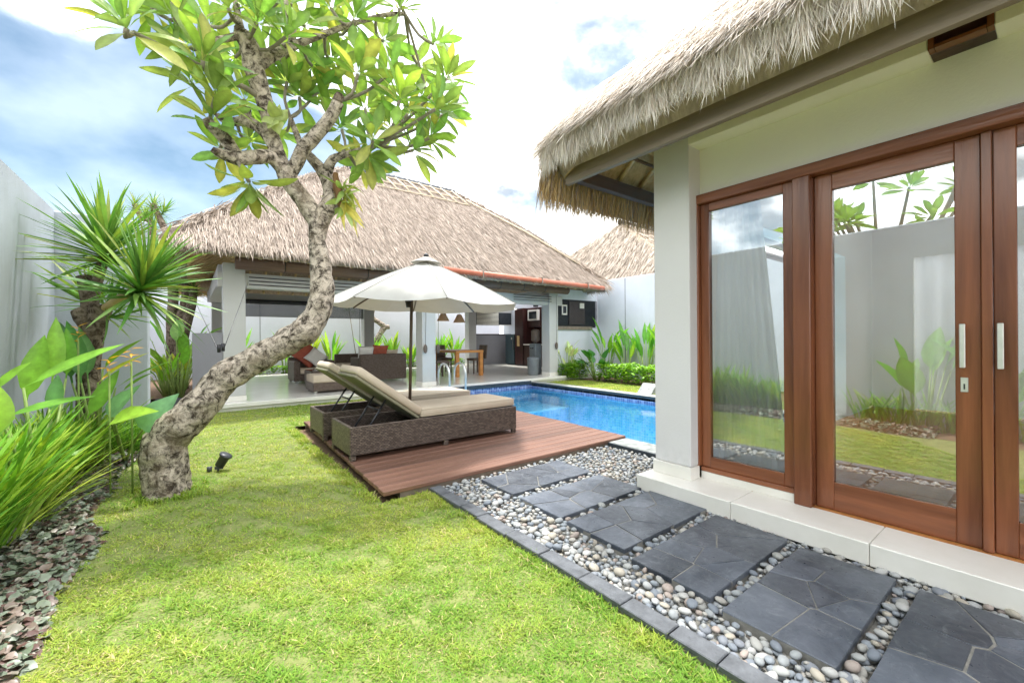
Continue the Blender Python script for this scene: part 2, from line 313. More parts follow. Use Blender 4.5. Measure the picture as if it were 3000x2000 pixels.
def pool_tile_mat(name, cols, grout, size):
    m, nt, b = nodes(name)
    tc = nt.nodes.new('ShaderNodeTexCoord'); vo = nt.nodes.new('ShaderNodeVectorMath'); vo.operation = 'SCALE'; vo.inputs['Scale'].default_value = 1 / size
    nt.links.new(tc.outputs['Object'], vo.inputs[0])
    fl = nt.nodes.new('ShaderNodeVectorMath'); fl.operation = 'FLOOR'; of = nt.nodes.new('ShaderNodeVectorMath'); of.operation = 'ADD'; of.inputs[1].default_value = (0.013, 0.017, 0.011)
    nt.links.new(vo.outputs[0], of.inputs[0]); nt.links.new(of.outputs[0], fl.inputs[0])
    wn = nt.nodes.new('ShaderNodeTexWhiteNoise'); wn.noise_dimensions = '3D'; nt.links.new(fl.outputs[0], wn.inputs['Vector'])
    r = nt.nodes.new('ShaderNodeValToRGB'); r.color_ramp.interpolation = 'CONSTANT'; e = r.color_ramp.elements
    e[0].color = (*cols[0], 1); e[1].position = 1 / len(cols); e[1].color = (*cols[1], 1)
    for i in range(2, len(cols)): q = e.new(i / len(cols)); q.color = (*cols[i], 1)
    nt.links.new(wn.outputs['Value'], r.inputs[0])
    fr = nt.nodes.new('ShaderNodeVectorMath'); fr.operation = 'FRACTION'; nt.links.new(of.outputs[0], fr.inputs[0])
    sp = nt.nodes.new('ShaderNodeSeparateXYZ'); nt.links.new(fr.outputs[0], sp.inputs[0])
    geo = nt.nodes.new('ShaderNodeNewGeometry'); gs = nt.nodes.new('ShaderNodeSeparateXYZ'); nt.links.new(geo.outputs['Normal'], gs.inputs[0])
    prev = None
    for i in range(3):
        ab = nt.nodes.new('ShaderNodeMath'); ab.operation = 'ABSOLUTE'; nt.links.new(gs.outputs[i], ab.inputs[0])
        lt = nt.nodes.new('ShaderNodeMath'); lt.operation = 'LESS_THAN'; lt.inputs[1].default_value = 0.10; nt.links.new(sp.outputs[i], lt.inputs[0])
        lt2 = nt.nodes.new('ShaderNodeMath'); lt2.operation = 'LESS_THAN'; lt2.inputs[1].default_value = 0.5; nt.links.new(ab.outputs[0], lt2.inputs[0])
        mu = nt.nodes.new('ShaderNodeMath'); mu.operation = 'MULTIPLY'; nt.links.new(lt.outputs[0], mu.inputs[0]); nt.links.new(lt2.outputs[0], mu.inputs[1])
        if prev is None: prev = mu
        else:
            mxm = nt.nodes.new('ShaderNodeMath'); mxm.operation = 'MAXIMUM'; nt.links.new(prev.outputs[0], mxm.inputs[0]); nt.links.new(mu.outputs[0], mxm.inputs[1]); prev = mxm
    mix = nt.nodes.new('ShaderNodeMixRGB'); mix.inputs[2].default_value = (*grout, 1)
    nt.links.new(prev.outputs[0], mix.inputs[0]); nt.links.new(r.outputs[0], mix.inputs[1]); nt.links.new(mix.outputs[0], b.inputs['Base Color'])
    b.inputs['Roughness'].default_value = 0.25
    return m
M_ptile = pool_tile_mat('pool_mosaic', [(0.12, 0.50, 0.80), (0.18, 0.58, 0.85), (0.28, 0.66, 0.88), (0.14, 0.53, 0.83)], (0.5, 0.66, 0.78), 0.06)
M_pband = pool_tile_mat('waterline_mosaic', [(0.09, 0.13, 0.32), (0.16, 0.22, 0.46), (0.28, 0.36, 0.6), (0.12, 0.18, 0.40)], (0.5, 0.55, 0.65), 0.055)
def water_mat():
    m, nt, b = nodes('pool_water'); nt.nodes.remove(b)
    tr = nt.nodes.new('ShaderNodeBsdfTransparent'); tr.inputs[0].default_value = (0.80, 0.95, 0.99, 1)
    gl = nt.nodes.new('ShaderNodeBsdfGlossy'); gl.inputs['Roughness'].default_value = 0.02
    fr = nt.nodes.new('ShaderNodeFresnel'); fr.inputs[0].default_value = 1.33
    ms = nt.nodes.new('ShaderNodeMixShader')
    bp = nt.nodes.new('ShaderNodeBump'); bp.inputs['Strength'].default_value = 0.12; bp.inputs['Distance'].default_value = 0.05
    t = tex(nt, 'Noise', 3.5, 3); nt.links.new(t.outputs[0], bp.inputs['Height'])
    nt.links.new(bp.outputs[0], gl.inputs['Normal']); nt.links.new(bp.outputs[0], fr.inputs['Normal'])
    nt.links.new(fr.outputs[0], ms.inputs[0]); nt.links.new(tr.outputs[0], ms.inputs[1]); nt.links.new(gl.outputs[0], ms.inputs[2])
    nt.links.new(ms.outputs[0], nt.nodes['Material Output'].inputs[0]); return m
M_water = water_mat()
def glass_mat():
    m, nt, b = nodes('reflective_pane'); nt.nodes.remove(b)
    tr = nt.nodes.new('ShaderNodeBsdfTransparent'); tr.inputs[0].default_value = (0.95, 0.97, 0.96, 1)
    gl = nt.nodes.new('ShaderNodeBsdfGlossy'); gl.inputs['Roughness'].default_value = 0.0; gl.inputs[0].default_value = (0.97, 0.98, 0.98, 1)
    fr = nt.nodes.new('ShaderNodeFresnel'); fr.inputs[0].default_value = 1.5
    mr = nt.nodes.new('ShaderNodeMapRange'); mr.inputs[1].default_value = 0.04; mr.inputs[2].default_value = 1.0; mr.inputs[3].default_value = 0.27; mr.inputs[4].default_value = 1.0
    nt.links.new(fr.outputs[0], mr.inputs[0]); ms = nt.nodes.new('ShaderNodeMixShader')
    nt.links.new(mr.outputs[0], ms.inputs[0]); nt.links.new(tr.outputs[0], ms.inputs[1]); nt.links.new(gl.outputs[0], ms.inputs[2])
    nt.links.new(ms.outputs[0], nt.nodes['Material Output'].inputs[0]); return m
M_pane = glass_mat()
M_sheer2 = attr_mat('diffuser_sheer', 0.9, 0.6, 0.1, tint=(1, 1, 1))  # for the sheet added at the rear to diffuse daylight indoors
M_sheer = attr_mat('sheer_curtain', 0.9, 0.22, 0.1, tint=(1, 1, 1))

# ------------------------------------------------------------------ blade and leaf builders
def blades(root, d, length, width, bend, cols, side=None, tipw=0.0, segs=2, mid=1.0, tipcol=None):
    """ribbons: root (n,3), direction d (n,3), bend (n,3) added quadratically; returns V, F list, cols"""
    n = len(root); d = d / np.linalg.norm(d, axis=1, keepdims=True)
    if side is None:
        a = nr.normal(size=(n, 3)); side = np.cross(d, a)
    side = side / (np.linalg.norm(side, axis=1, keepdims=True) + 1e-9)
    ts = np.linspace(0, 1, segs + 1); rows = []; C = []
    for i, t in enumerate(ts):
        p = root + d * (length[:, None] * t) + bend * (t * t)
        w = width * (1.0 if i == 0 else (mid if i < segs else tipw)); w = np.asarray(w).reshape(-1, 1)
        if i < segs or tipw > 0:
            rows.append(p - side * w / 2); rows.append(p + side * w / 2)
        else: rows.append(p)
        cc = cols if tipcol is None else cols * (1 - t ** 2) + tipcol * t ** 2
        C.append(cc);
        if i < segs or tipw > 0: C.append(cc)
    k = len(rows); V = np.stack(rows, 1).reshape(-1, 3); CC = np.stack(C, 1).reshape(-1, 3)
    base = (np.arange(n) * k)[:, None]; quads = []; tris = []
    for i in range(segs):
        if i < segs - 1 or tipw > 0: quads.append(base + np.array([[2 * i, 2 * i + 1, 2 * i + 3, 2 * i + 2]]))
        else: tris.append(base + np.array([[2 * i, 2 * i + 1, 2 * i + 2]]))
    F = []
    if quads: F.append(np.concatenate(quads))
    if tris: F.append(np.concatenate(tris))
    return V, F, CC
def merge(parts):
    V = []; Q = []; T = []; C = []; o = 0
    for v, F, c in parts:
        V.append(v); C.append(c)
        for f in F:
            (Q if f.shape[1] == 4 else T).append(f + o)
        o += len(v)
    F = []
    if Q: F.append(np.concatenate(Q))
    if T: F.append(np.concatenate(T))
    return np.concatenate(V), F, np.concatenate(C)
def leaf_shape(L, W, prof, droop=0.2, fold=0.25, wave=0.0, col=(0.1, 0.25, 0.03), rib=(0.3, 0.42, 0.12), tip=None, tw=0.0, seed=0):
    """leaf along +Y, normal +Z; prof list of (t, halfwidth 0..1)"""
    rg = random.Random(seed); V = []; C = []
    for i, (t, w) in enumerate(prof):
        y = L * t * (1 - 0.12 * droop * t); z = -droop * L * t * t * 0.6
        hw = W * w / 2; wz = wave * W * rg.uniform(-1, 1)
        a = tw * t
        for s in (-1, 0, 1):
            x = s * hw; zz = z + abs(s) * hw * fold + (wz if s else 0)
            V.append((x * math.cos(a), y, zz + x * math.sin(a)))
            c = np.array(rib if s == 0 else col)
            if tip is not None: c = c * (1 - t ** 2) + np.array(tip) * t ** 2
            C.append(c * (1 + rg.uniform(-0.06, 0.06)))
    F = []
    for i in range(len(prof) - 1):
        for s in (0, 1):
            F.append((3 * i + s, 3 * i + s + 1, 3 * i + s + 4, 3 * i + s + 3))
    return np.array(V), np.array(F, dtype=np.int32), np.array(C)
PROF_PLUM = [(0, 0.05), (0.14, 0.06), (0.26, 0.42), (0.42, 0.80), (0.60, 1.0), (0.78, 0.86), (0.91, 0.45), (1.0, 0.02)]
PROF_BANANA = [(0, 0.08), (0.10, 0.10), (0.20, 0.62), (0.38, 1.0), (0.58, 0.95), (0.76, 0.68), (0.90, 0.32), (1.0, 0.01)]
PROF_LANCE = [(0, 0.25), (0.15, 0.6), (0.35, 1.0), (0.6, 0.85), (0.82, 0.45), (1.0, 0.02)]
PROF_STRAP = [(0, 0.7), (0.25, 1.0), (0.55, 0.85), (0.8, 0.5), (1.0, 0.02)]
PROF_ROUND = [(0, 0.45), (0.08, 0.85), (0.28, 1.0), (0.55, 0.92), (0.8, 0.6), (1.0, 0.05)]
PROF_HEART = [(0, 0.35), (0.10, 0.85), (0.3, 1.0), (0.55, 0.8), (0.8, 0.4), (1.0, 0.02)]
class LeafSet:
    def __init__(self, name, n, fn, mat):
        self.sh = [fn(i) for i in range(n)]; self.name = name; self.mat = mat
        self.me = [npmesh(name, v, f, mat, c, smooth=True) for v, f, c in self.sh]
    def put(self, k, M, parent, name=None):
        o = bpy.data.objects.new(name or self.name, self.me[k]); COL.objects.link(o); o.parent = parent
        if parent is not None: o.matrix_parent_inverse = Matrix.Translation(parent.location).inverted() if parent.parent is None else Matrix.Identity(4)
        o.matrix_basis = M; return o
    def arr(self, k, M):
        v, f, c = self.sh[k]; A = np.array(M)
        return v @ A[:3, :3].T + A[:3, 3], [f], c
def basis(dirv, up=Vector((0, 0, 1)), roll=0.0, loc=(0, 0, 0), s=1.0):
    y = Vector(dirv).normalized(); x = y.cross(up)
    if x.length < 1e-4: x = Vector((1, 0, 0))
    x.normalize(); z = x.cross(y)
    M = Matrix((x, y, z)).transposed().to_4x4() @ Matrix.Rotation(roll, 4, 'Y')
    return Matrix.Translation(loc) @ M @ Matrix.Scale(s, 4)
def place_leaves(ls, items, parent, limit=300, stuffname='foliage'):
    """items: (k, M, dist). The largest in view become objects, the rest one stuff mesh"""
    items = sorted(items, key=lambda q: q[2])
    for k, M, d in items[:limit]: ls.put(k, M, parent)
    rest = items[limit:]
    if rest:
        V, F, C = merge([ls.arr(k, M) for k, M, d in rest])
        o = link(stuffname, npmesh(stuffname, V, F, ls.mat, C, smooth=True), parent); o['kind'] = 'stuff'
def camdist(p): return (Vector(p) - Vector((0, 0, 1.3))).length
def uv_in_view(p, margin=0.12):
    x, y, z = p; d = x * math.sin(HEAD) + y * math.cos(HEAD)
    if d < 0.2: return False
    r = x * math.cos(HEAD) - y * math.sin(HEAD)
    return abs(r / d) < 1.2174 + margin and -0.83 - margin < (z - 1.3) / d < 0.81 + margin

exec_parts = True
# ================================================================== SETTING
def sheet(name, rects, z, mat, kind='structure', parent=None, sub=None):
    bm = bmesh.new()
    for (x0, x1, y0, y1) in rects:
        vs_ = [bm.verts.new(p) for p in ((x0, y0, z), (x1, y0, z), (x1, y1, z), (x0, y1, z))]; bm.faces.new(vs_)
    o = link(name, bm_mesh(name, bm, mat), parent)
    if parent is None: o['kind'] = kind
    return o
PX0, PX1, PY0, PY1 = 4.28, 7.62, 2.45, 9.08
sheet('ground', [(-80, PX0 - .3, -80, 90), (PX1 + .3, 80, -80, 90), (PX0 - .3, PX1 + .3, -80, PY0 - .3), (PX0 - .3, PX1 + .3, PY1 + .3, 90)], -0.06, M_soil)
LAWN = [(-0.62, 1.60, -5.0, 3.28), (-0.60, 1.19, 3.28, 8.6), (0.0, 1.19, 8.6, 9.3), (1.19, 4.2, 6.95, 9.3), (7.98, 9.5, -1.0, 9.55)]
lawn = sheet('lawn', LAWN, 0.0, M_lawnbase)
sheet('garden_bed', [(-1.32, -0.58, -5.0, 7.5), (9.42, 11.05, 0.0, 9.62), (-1.6, 12.9, 16.05, 18.2), (-1.6, 0.05, 12.2, 16.05)], 0.004, M_soil)
sheet('dark_gravel_path', [(-0.62, 0.06, 7.3, 12.2)], 0.008, M_gravel)

def grass():
    parts = []
    def patch(x0, x1, y0, y1, dens, lmin, lmax, w, flat, segs):
        n = int((x1 - x0) * (y1 - y0) * dens); x = nr.uniform(x0, x1, n); y = nr.uniform(y0, y1, n)
        d = x * math.sin(HEAD) + y * math.cos(HEAD); r = x * math.cos(HEAD) - y * math.sin(HEAD)
        keep = (d > 0.75) & (np.abs(r / np.maximum(d, .01)) < 1.3)
        nd = np.array([mnoise.noise(Vector((a * 1.3, b * 1.3, 0))) for a, b in zip(x, y)]) if n < 60000 else None
        x, y = x[keep], y[keep]; n = len(x)
        if n == 0: return
        # bed edge is wavy
        edge = -0.62 + 0.05 * np.sin(y * 2.3) + 0.04 * np.sin(y * 5.1 + 1)
        kk = (x > edge) | (x > 3); x, y = x[kk], y[kk]; n = len(x)
        az = nr.uniform(0, 2 * np.pi, n); el = nr.uniform(flat[0], flat[1], n)
        D = np.stack([np.cos(az) * np.cos(el), np.sin(az) * np.cos(el), np.sin(el)], 1)
        L = nr.uniform(lmin, lmax, n)
        def wv(seed, f0, f1, m=14):
            g = np.random.default_rng(seed); a_ = g.uniform(0, 6.28, m); f_ = g.uniform(f0, f1, m); p_ = g.uniform(0, 6.28, m); return sum(np.sin(f * (x * np.cos(q) + y * np.sin(q)) + p) for q, f, p in zip(a_, f_, p_)) / math.sqrt(m / 2)
        w1 = wv(1, .8, 2.5); w2 = wv(2, 5, 14); w3 = wv(3, 18, 40)
        pn = np.clip(.5 + .22 * w1 + .18 * w2 + .1 * w3, 0, 1); thin = (w2 + .8 * w3 < -1.75) & (nr.random(n) < .6); x, y, az, el, D, L, pn, w1 = x[~thin], y[~thin], az[~thin], el[~thin], D[~thin], L[~thin] * (1 + .25 * w3[~thin].clip(-1, 1.5)), pn[~thin], w1[~thin]; n = len(x)
        pn = 0.12 + 0.72 * pn + nr.normal(0, .2, n)
        pn = np.clip(pn, 0, 1)[:, None]
        cA = np.array([0.17, 0.34, 0.045]); cB = np.array([0.43, 0.49, 0.085])
        C = cA * (1 - pn) + cB * pn
        dry = nr.random(n) < 0.05 + 0.10 * (pn[:, 0] > .7); C[dry] = np.array([0.60, 0.50, 0.26])
        C *= nr.uniform(0.72, 1.22, n)[:, None]
        bend = np.stack([np.cos(az) * L * .3, np.sin(az) * L * .3, -L * .25], 1)
        side = np.stack([-np.sin(az), np.cos(az), nr.uniform(-.5, .5, n)], 1)
        parts.append(blades(np.stack([x, y, np.full(n, -0.004)], 1), D, L, np.full(n, w) * nr.uniform(.7, 1.3, n), bend, C, side=side, segs=segs, mid=.95))
    for (x0, x1, y0, y1) in LAWN[:1]:
        patch(x0, x1, 0.1, 1.7, 40000, .016, .036, .0037, (.12, 1.0), 2)
        patch(x0, x1, 1.7, 3.28, 34000, .016, .036, .0042, (.15, 1.0), 2)
    patch(-0.60, 1.2, 3.28, 5.2, 16000, .018, .038, .007, (.2, 1.1), 1)
    patch(-0.60, 1.2, 5.2, 9.25, 7000, .02, .04, .010, (.2, 1.1), 1)
    patch(1.19, 4.2, 6.95, 9.22, 3500, .03, .05, .012, (.5, 1.4), 1)
    patch(7.98, 9.5, 5.0, 9.5, 3500, .03, .05, .014, (.5, 1.4), 1)
    # longer tufts along the edging and the deck, and round the trunk
    patch(1.50, 1.618, 0.3, 3.3, 8000, .03, .055, .005, (.6, 1.45), 2)
    patch(1.08, 1.2, 3.3, 6.9, 6000, .03, .06, .007, (.7, 1.45), 2)
    patch(-.42, .12, 4.35, 4.9, 5000, .04, .075, .007, (.7, 1.45), 2)
    V, F, C = merge(parts)
    o = link('lawn_grass', npmesh('lawn_grass', V, F, M_grass, C)); tag(o, 'short yellow-green lawn grass with dry flecks', 'grass', kind='stuff')
grass()

# ---- garden walls (each a thing)
def wall(name, label, x0, x1, y0, y1, z1, mat, joints=(), axis='y', face=None):
    t = thing(name, label, 'wall', ((x0 + x1) / 2, (y0 + y1) / 2, -0.05))
    box('wall_body', t, x0, x1, y0, y1, -0.05, z1, mat, 0.012)
    for j in joints:
        if axis == 'y': box('joint', t, face - .004, face + .004, j - .008, j + .008, 0, z1 - .02, M_black)
        else: box('joint', t, j - .008, j + .008, face - .004, face + .004, 0, z1 - .02, M_black)
    return t
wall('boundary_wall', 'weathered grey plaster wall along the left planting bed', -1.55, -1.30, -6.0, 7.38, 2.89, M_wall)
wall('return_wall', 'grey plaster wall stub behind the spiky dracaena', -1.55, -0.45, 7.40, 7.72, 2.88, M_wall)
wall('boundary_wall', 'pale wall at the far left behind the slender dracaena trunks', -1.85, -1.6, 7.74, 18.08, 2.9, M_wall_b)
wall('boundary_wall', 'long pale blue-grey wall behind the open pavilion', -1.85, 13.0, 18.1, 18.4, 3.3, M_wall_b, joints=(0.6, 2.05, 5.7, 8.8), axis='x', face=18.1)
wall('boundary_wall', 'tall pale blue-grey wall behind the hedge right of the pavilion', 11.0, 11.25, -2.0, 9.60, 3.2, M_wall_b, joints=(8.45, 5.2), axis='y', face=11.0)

# ---- pool
def pool():
    bm = bmesh.new(); zb = -1.2; zw = -0.10
    def q(*p): bm.faces.new([bm.verts.new(v) for v in p])
    q((PX0, PY0, zb), (PX1, PY0, zb), (PX1, PY1, zb), (PX0, PY1, zb))
    q((PX0, PY0, zb), (PX0, PY1, zb), (PX0, PY1, -.13), (PX0, PY0, -.13)); q((PX1, PY1, zb), (PX1, PY0, zb), (PX1, PY0, -.13), (PX1, PY1, -.13))
    q((PX1, PY0, zb), (PX0, PY0, zb), (PX0, PY0, -.13), (PX1, PY0, -.13)); q((PX0, PY1, zb), (PX1, PY1, zb), (PX1, PY1, -.13), (PX0, PY1, -.13))
    o = link('pool_basin', bm_mesh('pool_basin', bm, M_ptile)); o['kind'] = 'structure'
    bm = bmesh.new(); z1 = 0.03
    for (a, b) in (((PX0, PY0), (PX0, PY1)), ((PX1, PY1), (PX1, PY0)), ((PX1, PY0), (PX0, PY0)), ((PX0, PY1), (PX1, PY1))):
        bm.faces.new([bm.verts.new(v) for v in ((*a, -.13), (*b, -.13), (*b, z1), (*a, z1))])
    link('waterline_tiles', bm_mesh('waterline_tiles', bm, M_pband), o)
    # shallow bench along the pavilion side
    box('pool_bench', o, PX0 + .01, PX1 - .01, PY1 - .55, PY1 - .01, zb, -.45, M_ptile)
    box('pool_bench', o, 6.2, PX1 - .012, PY1 - 1.5, PY1 - .56, zb, -.46, M_ptile)
    for (n, x0, x1, y0, y1) in (('coping', PX1, PX1 + .32, PY0 - .3, PY1 + .1), ('coping', PX0 - .32, PX0, PY0 - .3, 3.29), ('coping', PX0 + .004, PX1 - .004, PY0 - .3, PY0)):
        box(n, o, x0, x1, y0, y1, -.05, 0.055, M_coping, 0.006)
    box('dark_edge', o, PX1 - .025, PX1 - .002, PY0, PY1 - .03, 0.0, 0.058, M_darkedge)
    box('dark_edge', o, PX0 + .03, PX1 - .03, PY1 - .026, PY1 - .002, 0.0, 0.10, M_darkedge)
    box('dark_edge', o, PX0 - .346, PX0 - .323, PY0 - .3, 3.285, -.04, 0.05, M_darkedge)
    w = sheet('pool_water', [(PX0 + .001, PX1 - .001, PY0 + .001, PY1 - .001)], zw, M_water)
pool()
# depth marker stone
def depth_marker():
    t = thing('depth_marker', 'small wedge-shaped stone pool depth marker reading 150 CM', 'sign', (8.1, 5.62, 0.055))
    bm = bmesh.new()
    A = [(7.92, 5.42, .056), (8.22, 5.42, .056), (8.22, 5.78, .056), (7.92, 5.78, .056), (8.14, 5.42, .26), (8.22, 5.42, .26), (8.14, 5.78, .26), (8.22, 5.78, .26)]
    v = [bm.verts.new(p) for p in A]
    for f in ((0, 3, 2, 1), (0, 1, 5, 4), (3, 6, 7, 2), (0, 4, 6, 3), (4, 5, 7, 6), (1, 2, 7, 5)): bm.faces.new([v[i] for i in f])
    link('stone_wedge', bm_mesh('stone_wedge', bm, M_coping), t)
    slope = Vector((0.22, 0, .204)).normalized(); ydir = Vector((0, -1, 0)); nn = ydir.cross(slope)
    for s, f in (('150', 0.68), ('CM', 0.22)):
        cu = bpy.data.curves.new('lettering', 'FONT'); cu.body = s; cu.size = 0.15; cu.align_x = 'CENTER'; cu.align_y = 'CENTER'; cu.extrude = 0.002
        tmp = bpy.data.objects.new('lettering', cu); COL.objects.link(tmp); bpy.context.view_layer.update()
        me = bpy.data.meshes.new_from_object(tmp.evaluated_get(bpy.context.evaluated_depsgraph_get())); bpy.data.objects.remove(tmp); me.materials.clear(); me.materials.append(M_whitecloth)
        o = link('lettering', me, None); o.parent = t; o.matrix_parent_inverse = Matrix.Translation(t.location).inverted()
        c = Vector((7.92, 5.60, .056)) + Vector((0.22, 0, .204)) * f + nn * 0.003
        o.matrix_basis = Matrix.Translation(c) @ Matrix((ydir, slope, nn)).transposed().to_4x4()
depth_marker()

# ---- deck
def deck():
    t = thing('pool_deck', 'reddish brown wooden plank deck under the sun loungers', 'deck', (2.7, 5.1, 0))
    y = 3.29; i = 0; w = 0.138; me = None
    bm = bmesh.new(); bm_box(bm, -1.535, 1.535, -w / 2 + .0035, w / 2 - .0035, -.02, .02, 0.006); me = bm_mesh('plank', bm, M_deck)
    while y < 6.85:
        o = link('plank', me); o.parent = t; o.matrix_parent_inverse = Matrix.Translation(t.location).inverted()
        o.location = (2.75 + (y - 3.29) * .035 + rnd.uniform(-.004, .004), y + w / 2, 0.06 + rnd.uniform(-.0015, .0015)); y += w; i += 1
    for yy in (3.31, 6.86): box('joist', t, 1.36, 4.24, yy, yy + .04, -.05, .038, M_fascia)
    for xx in (1.40, 2.2, 3.2): box('joist', t, xx, xx + .05, 3.36, 6.85, -.05, .038, M_fascia)
    box('joist', t, PX0 - .09, PX0 - .04, 3.36, 6.85, -.05, .038, M_fascia)
deck()

# ---- pebble bed, stepping slabs, edging
SLABS = [(2.06, 3.00, 2.70, 3.17), (2.05, 2.99, 2.14, 2.60), (2.04, 3.00, 1.585, 2.07), (1.985, 2.94, 1.035, 1.50), (1.94, 2.90, 0.525, 0.965), (1.91, 2.88, -0.06, 0.44)]
def voronoi(rect, pts):
    x0, x1, y0, y1 = rect; out = []
    for i, p in enumerate(pts):
        poly = [Vector((x0, y0)), Vector((x1, y0)), Vector((x1, y1)), Vector((x0, y1))]
        for j, q in enumerate(pts):
            if i == j: continue
            mid = (p + q) / 2; n = (q - p); new = []
            for a in range(len(poly)):
                A, B = poly[a], poly[(a + 1) % len(poly)]; da = (A - mid).dot(n); db = (B - mid).dot(n)
                if da <= 0: new.append(A)
                if da * db < 0: new.append(A + (B - A) * (da / (da - db)))
            poly = new
            if len(poly) < 3: break
        if len(poly) >= 3: out.append(poly)
    return out
ordl = ['farthest', 'second', 'third', 'fourth', 'fifth', 'nearest']
def slabs():
    rg = random.Random(5)
    for i, (x0, x1, y0, y1) in enumerate(SLABS):
        lab = ['slate stepping pad nearest the wooden deck', 'second slate stepping pad counting from the deck', 'third slate stepping pad counting from the deck', 'fourth slate stepping pad counting from the deck', 'fifth slate stepping pad counting from the deck', 'dark slate stepping pad at the bottom right corner'][i]
        t = thing('stepping_pad', lab, 'paving', ((x0 + x1) / 2, (y0 + y1) / 2, -.04), 'slate stepping pads in the pebble path')
        box('mortar_bed', t, x0 + .004, x1 - .004, y0 + .004, y1 - .004, -.05, .0365, M_mortar, 0.004)
        pts = []
        while len(pts) < 8:
            p = Vector((rg.uniform(x0 + .08, x1 - .08), rg.uniform(y0 + .05, y1 - .05)))
            if all((p - q).length > .19 for q in pts) or rg.random() < .02: pts.append(p)
        for poly in voronoi((x0, x1, y0, y1), pts):
            c = sum(poly, Vector((0, 0))) / len(poly); bm = bmesh.new(); gap = 0.003
            ring = []
            for p in poly:
                d = (p - c); L = d.length; ring.append(c + d * max(0.5, (L - gap * 1.6) / L))
            zt = 0.040 + rg.uniform(-.0025, .003)
            lo = [bm.verts.new((p.x, p.y, 0.012)) for p in ring]; mid = [bm.verts.new((p.x, p.y, zt - .004)) for p in ring]
            up = [bm.verts.new((*(c + (p - c) * (1 - .0035 / max((p - c).length, .03))), zt + rg.uniform(-.001, .001))) for p in ring]
            n = len(ring)
            for k in range(n):
                bm.faces.new((lo[k], lo[(k + 1) % n], mid[(k + 1) % n], mid[k])); bm.faces.new((mid[k], mid[(k + 1) % n], up[(k + 1) % n], up[k]))
            bm.faces.new(up); bm.faces.new(lo[::-1])
            link('flagstone', bm_mesh('flagstone', bm, M_slate), t)
slabs()
def edging():
    t = thing('path_edging', 'thin dark slate edging between the lawn and pebbles', 'edging', (1.66, 1.0, -.03))
    box('edging_base', t, 1.615, 1.70, -1.0, 3.27, -.06, 0.018, M_mortar, 0.004)
    y = -1.0
    rg = random.Random(3)
    while y < 3.25:
        L = min(rg.uniform(.20, .36), 3.27 - y); dx = rg.uniform(-.006, .006)
        if L > .03: box('edging_stone', t, 1.607 + dx, 1.707 + dx, y + .003, y + L - .003, .010, .036 + rg.uniform(-.003, .003), M_border, 0.004)
        y += L
edging()
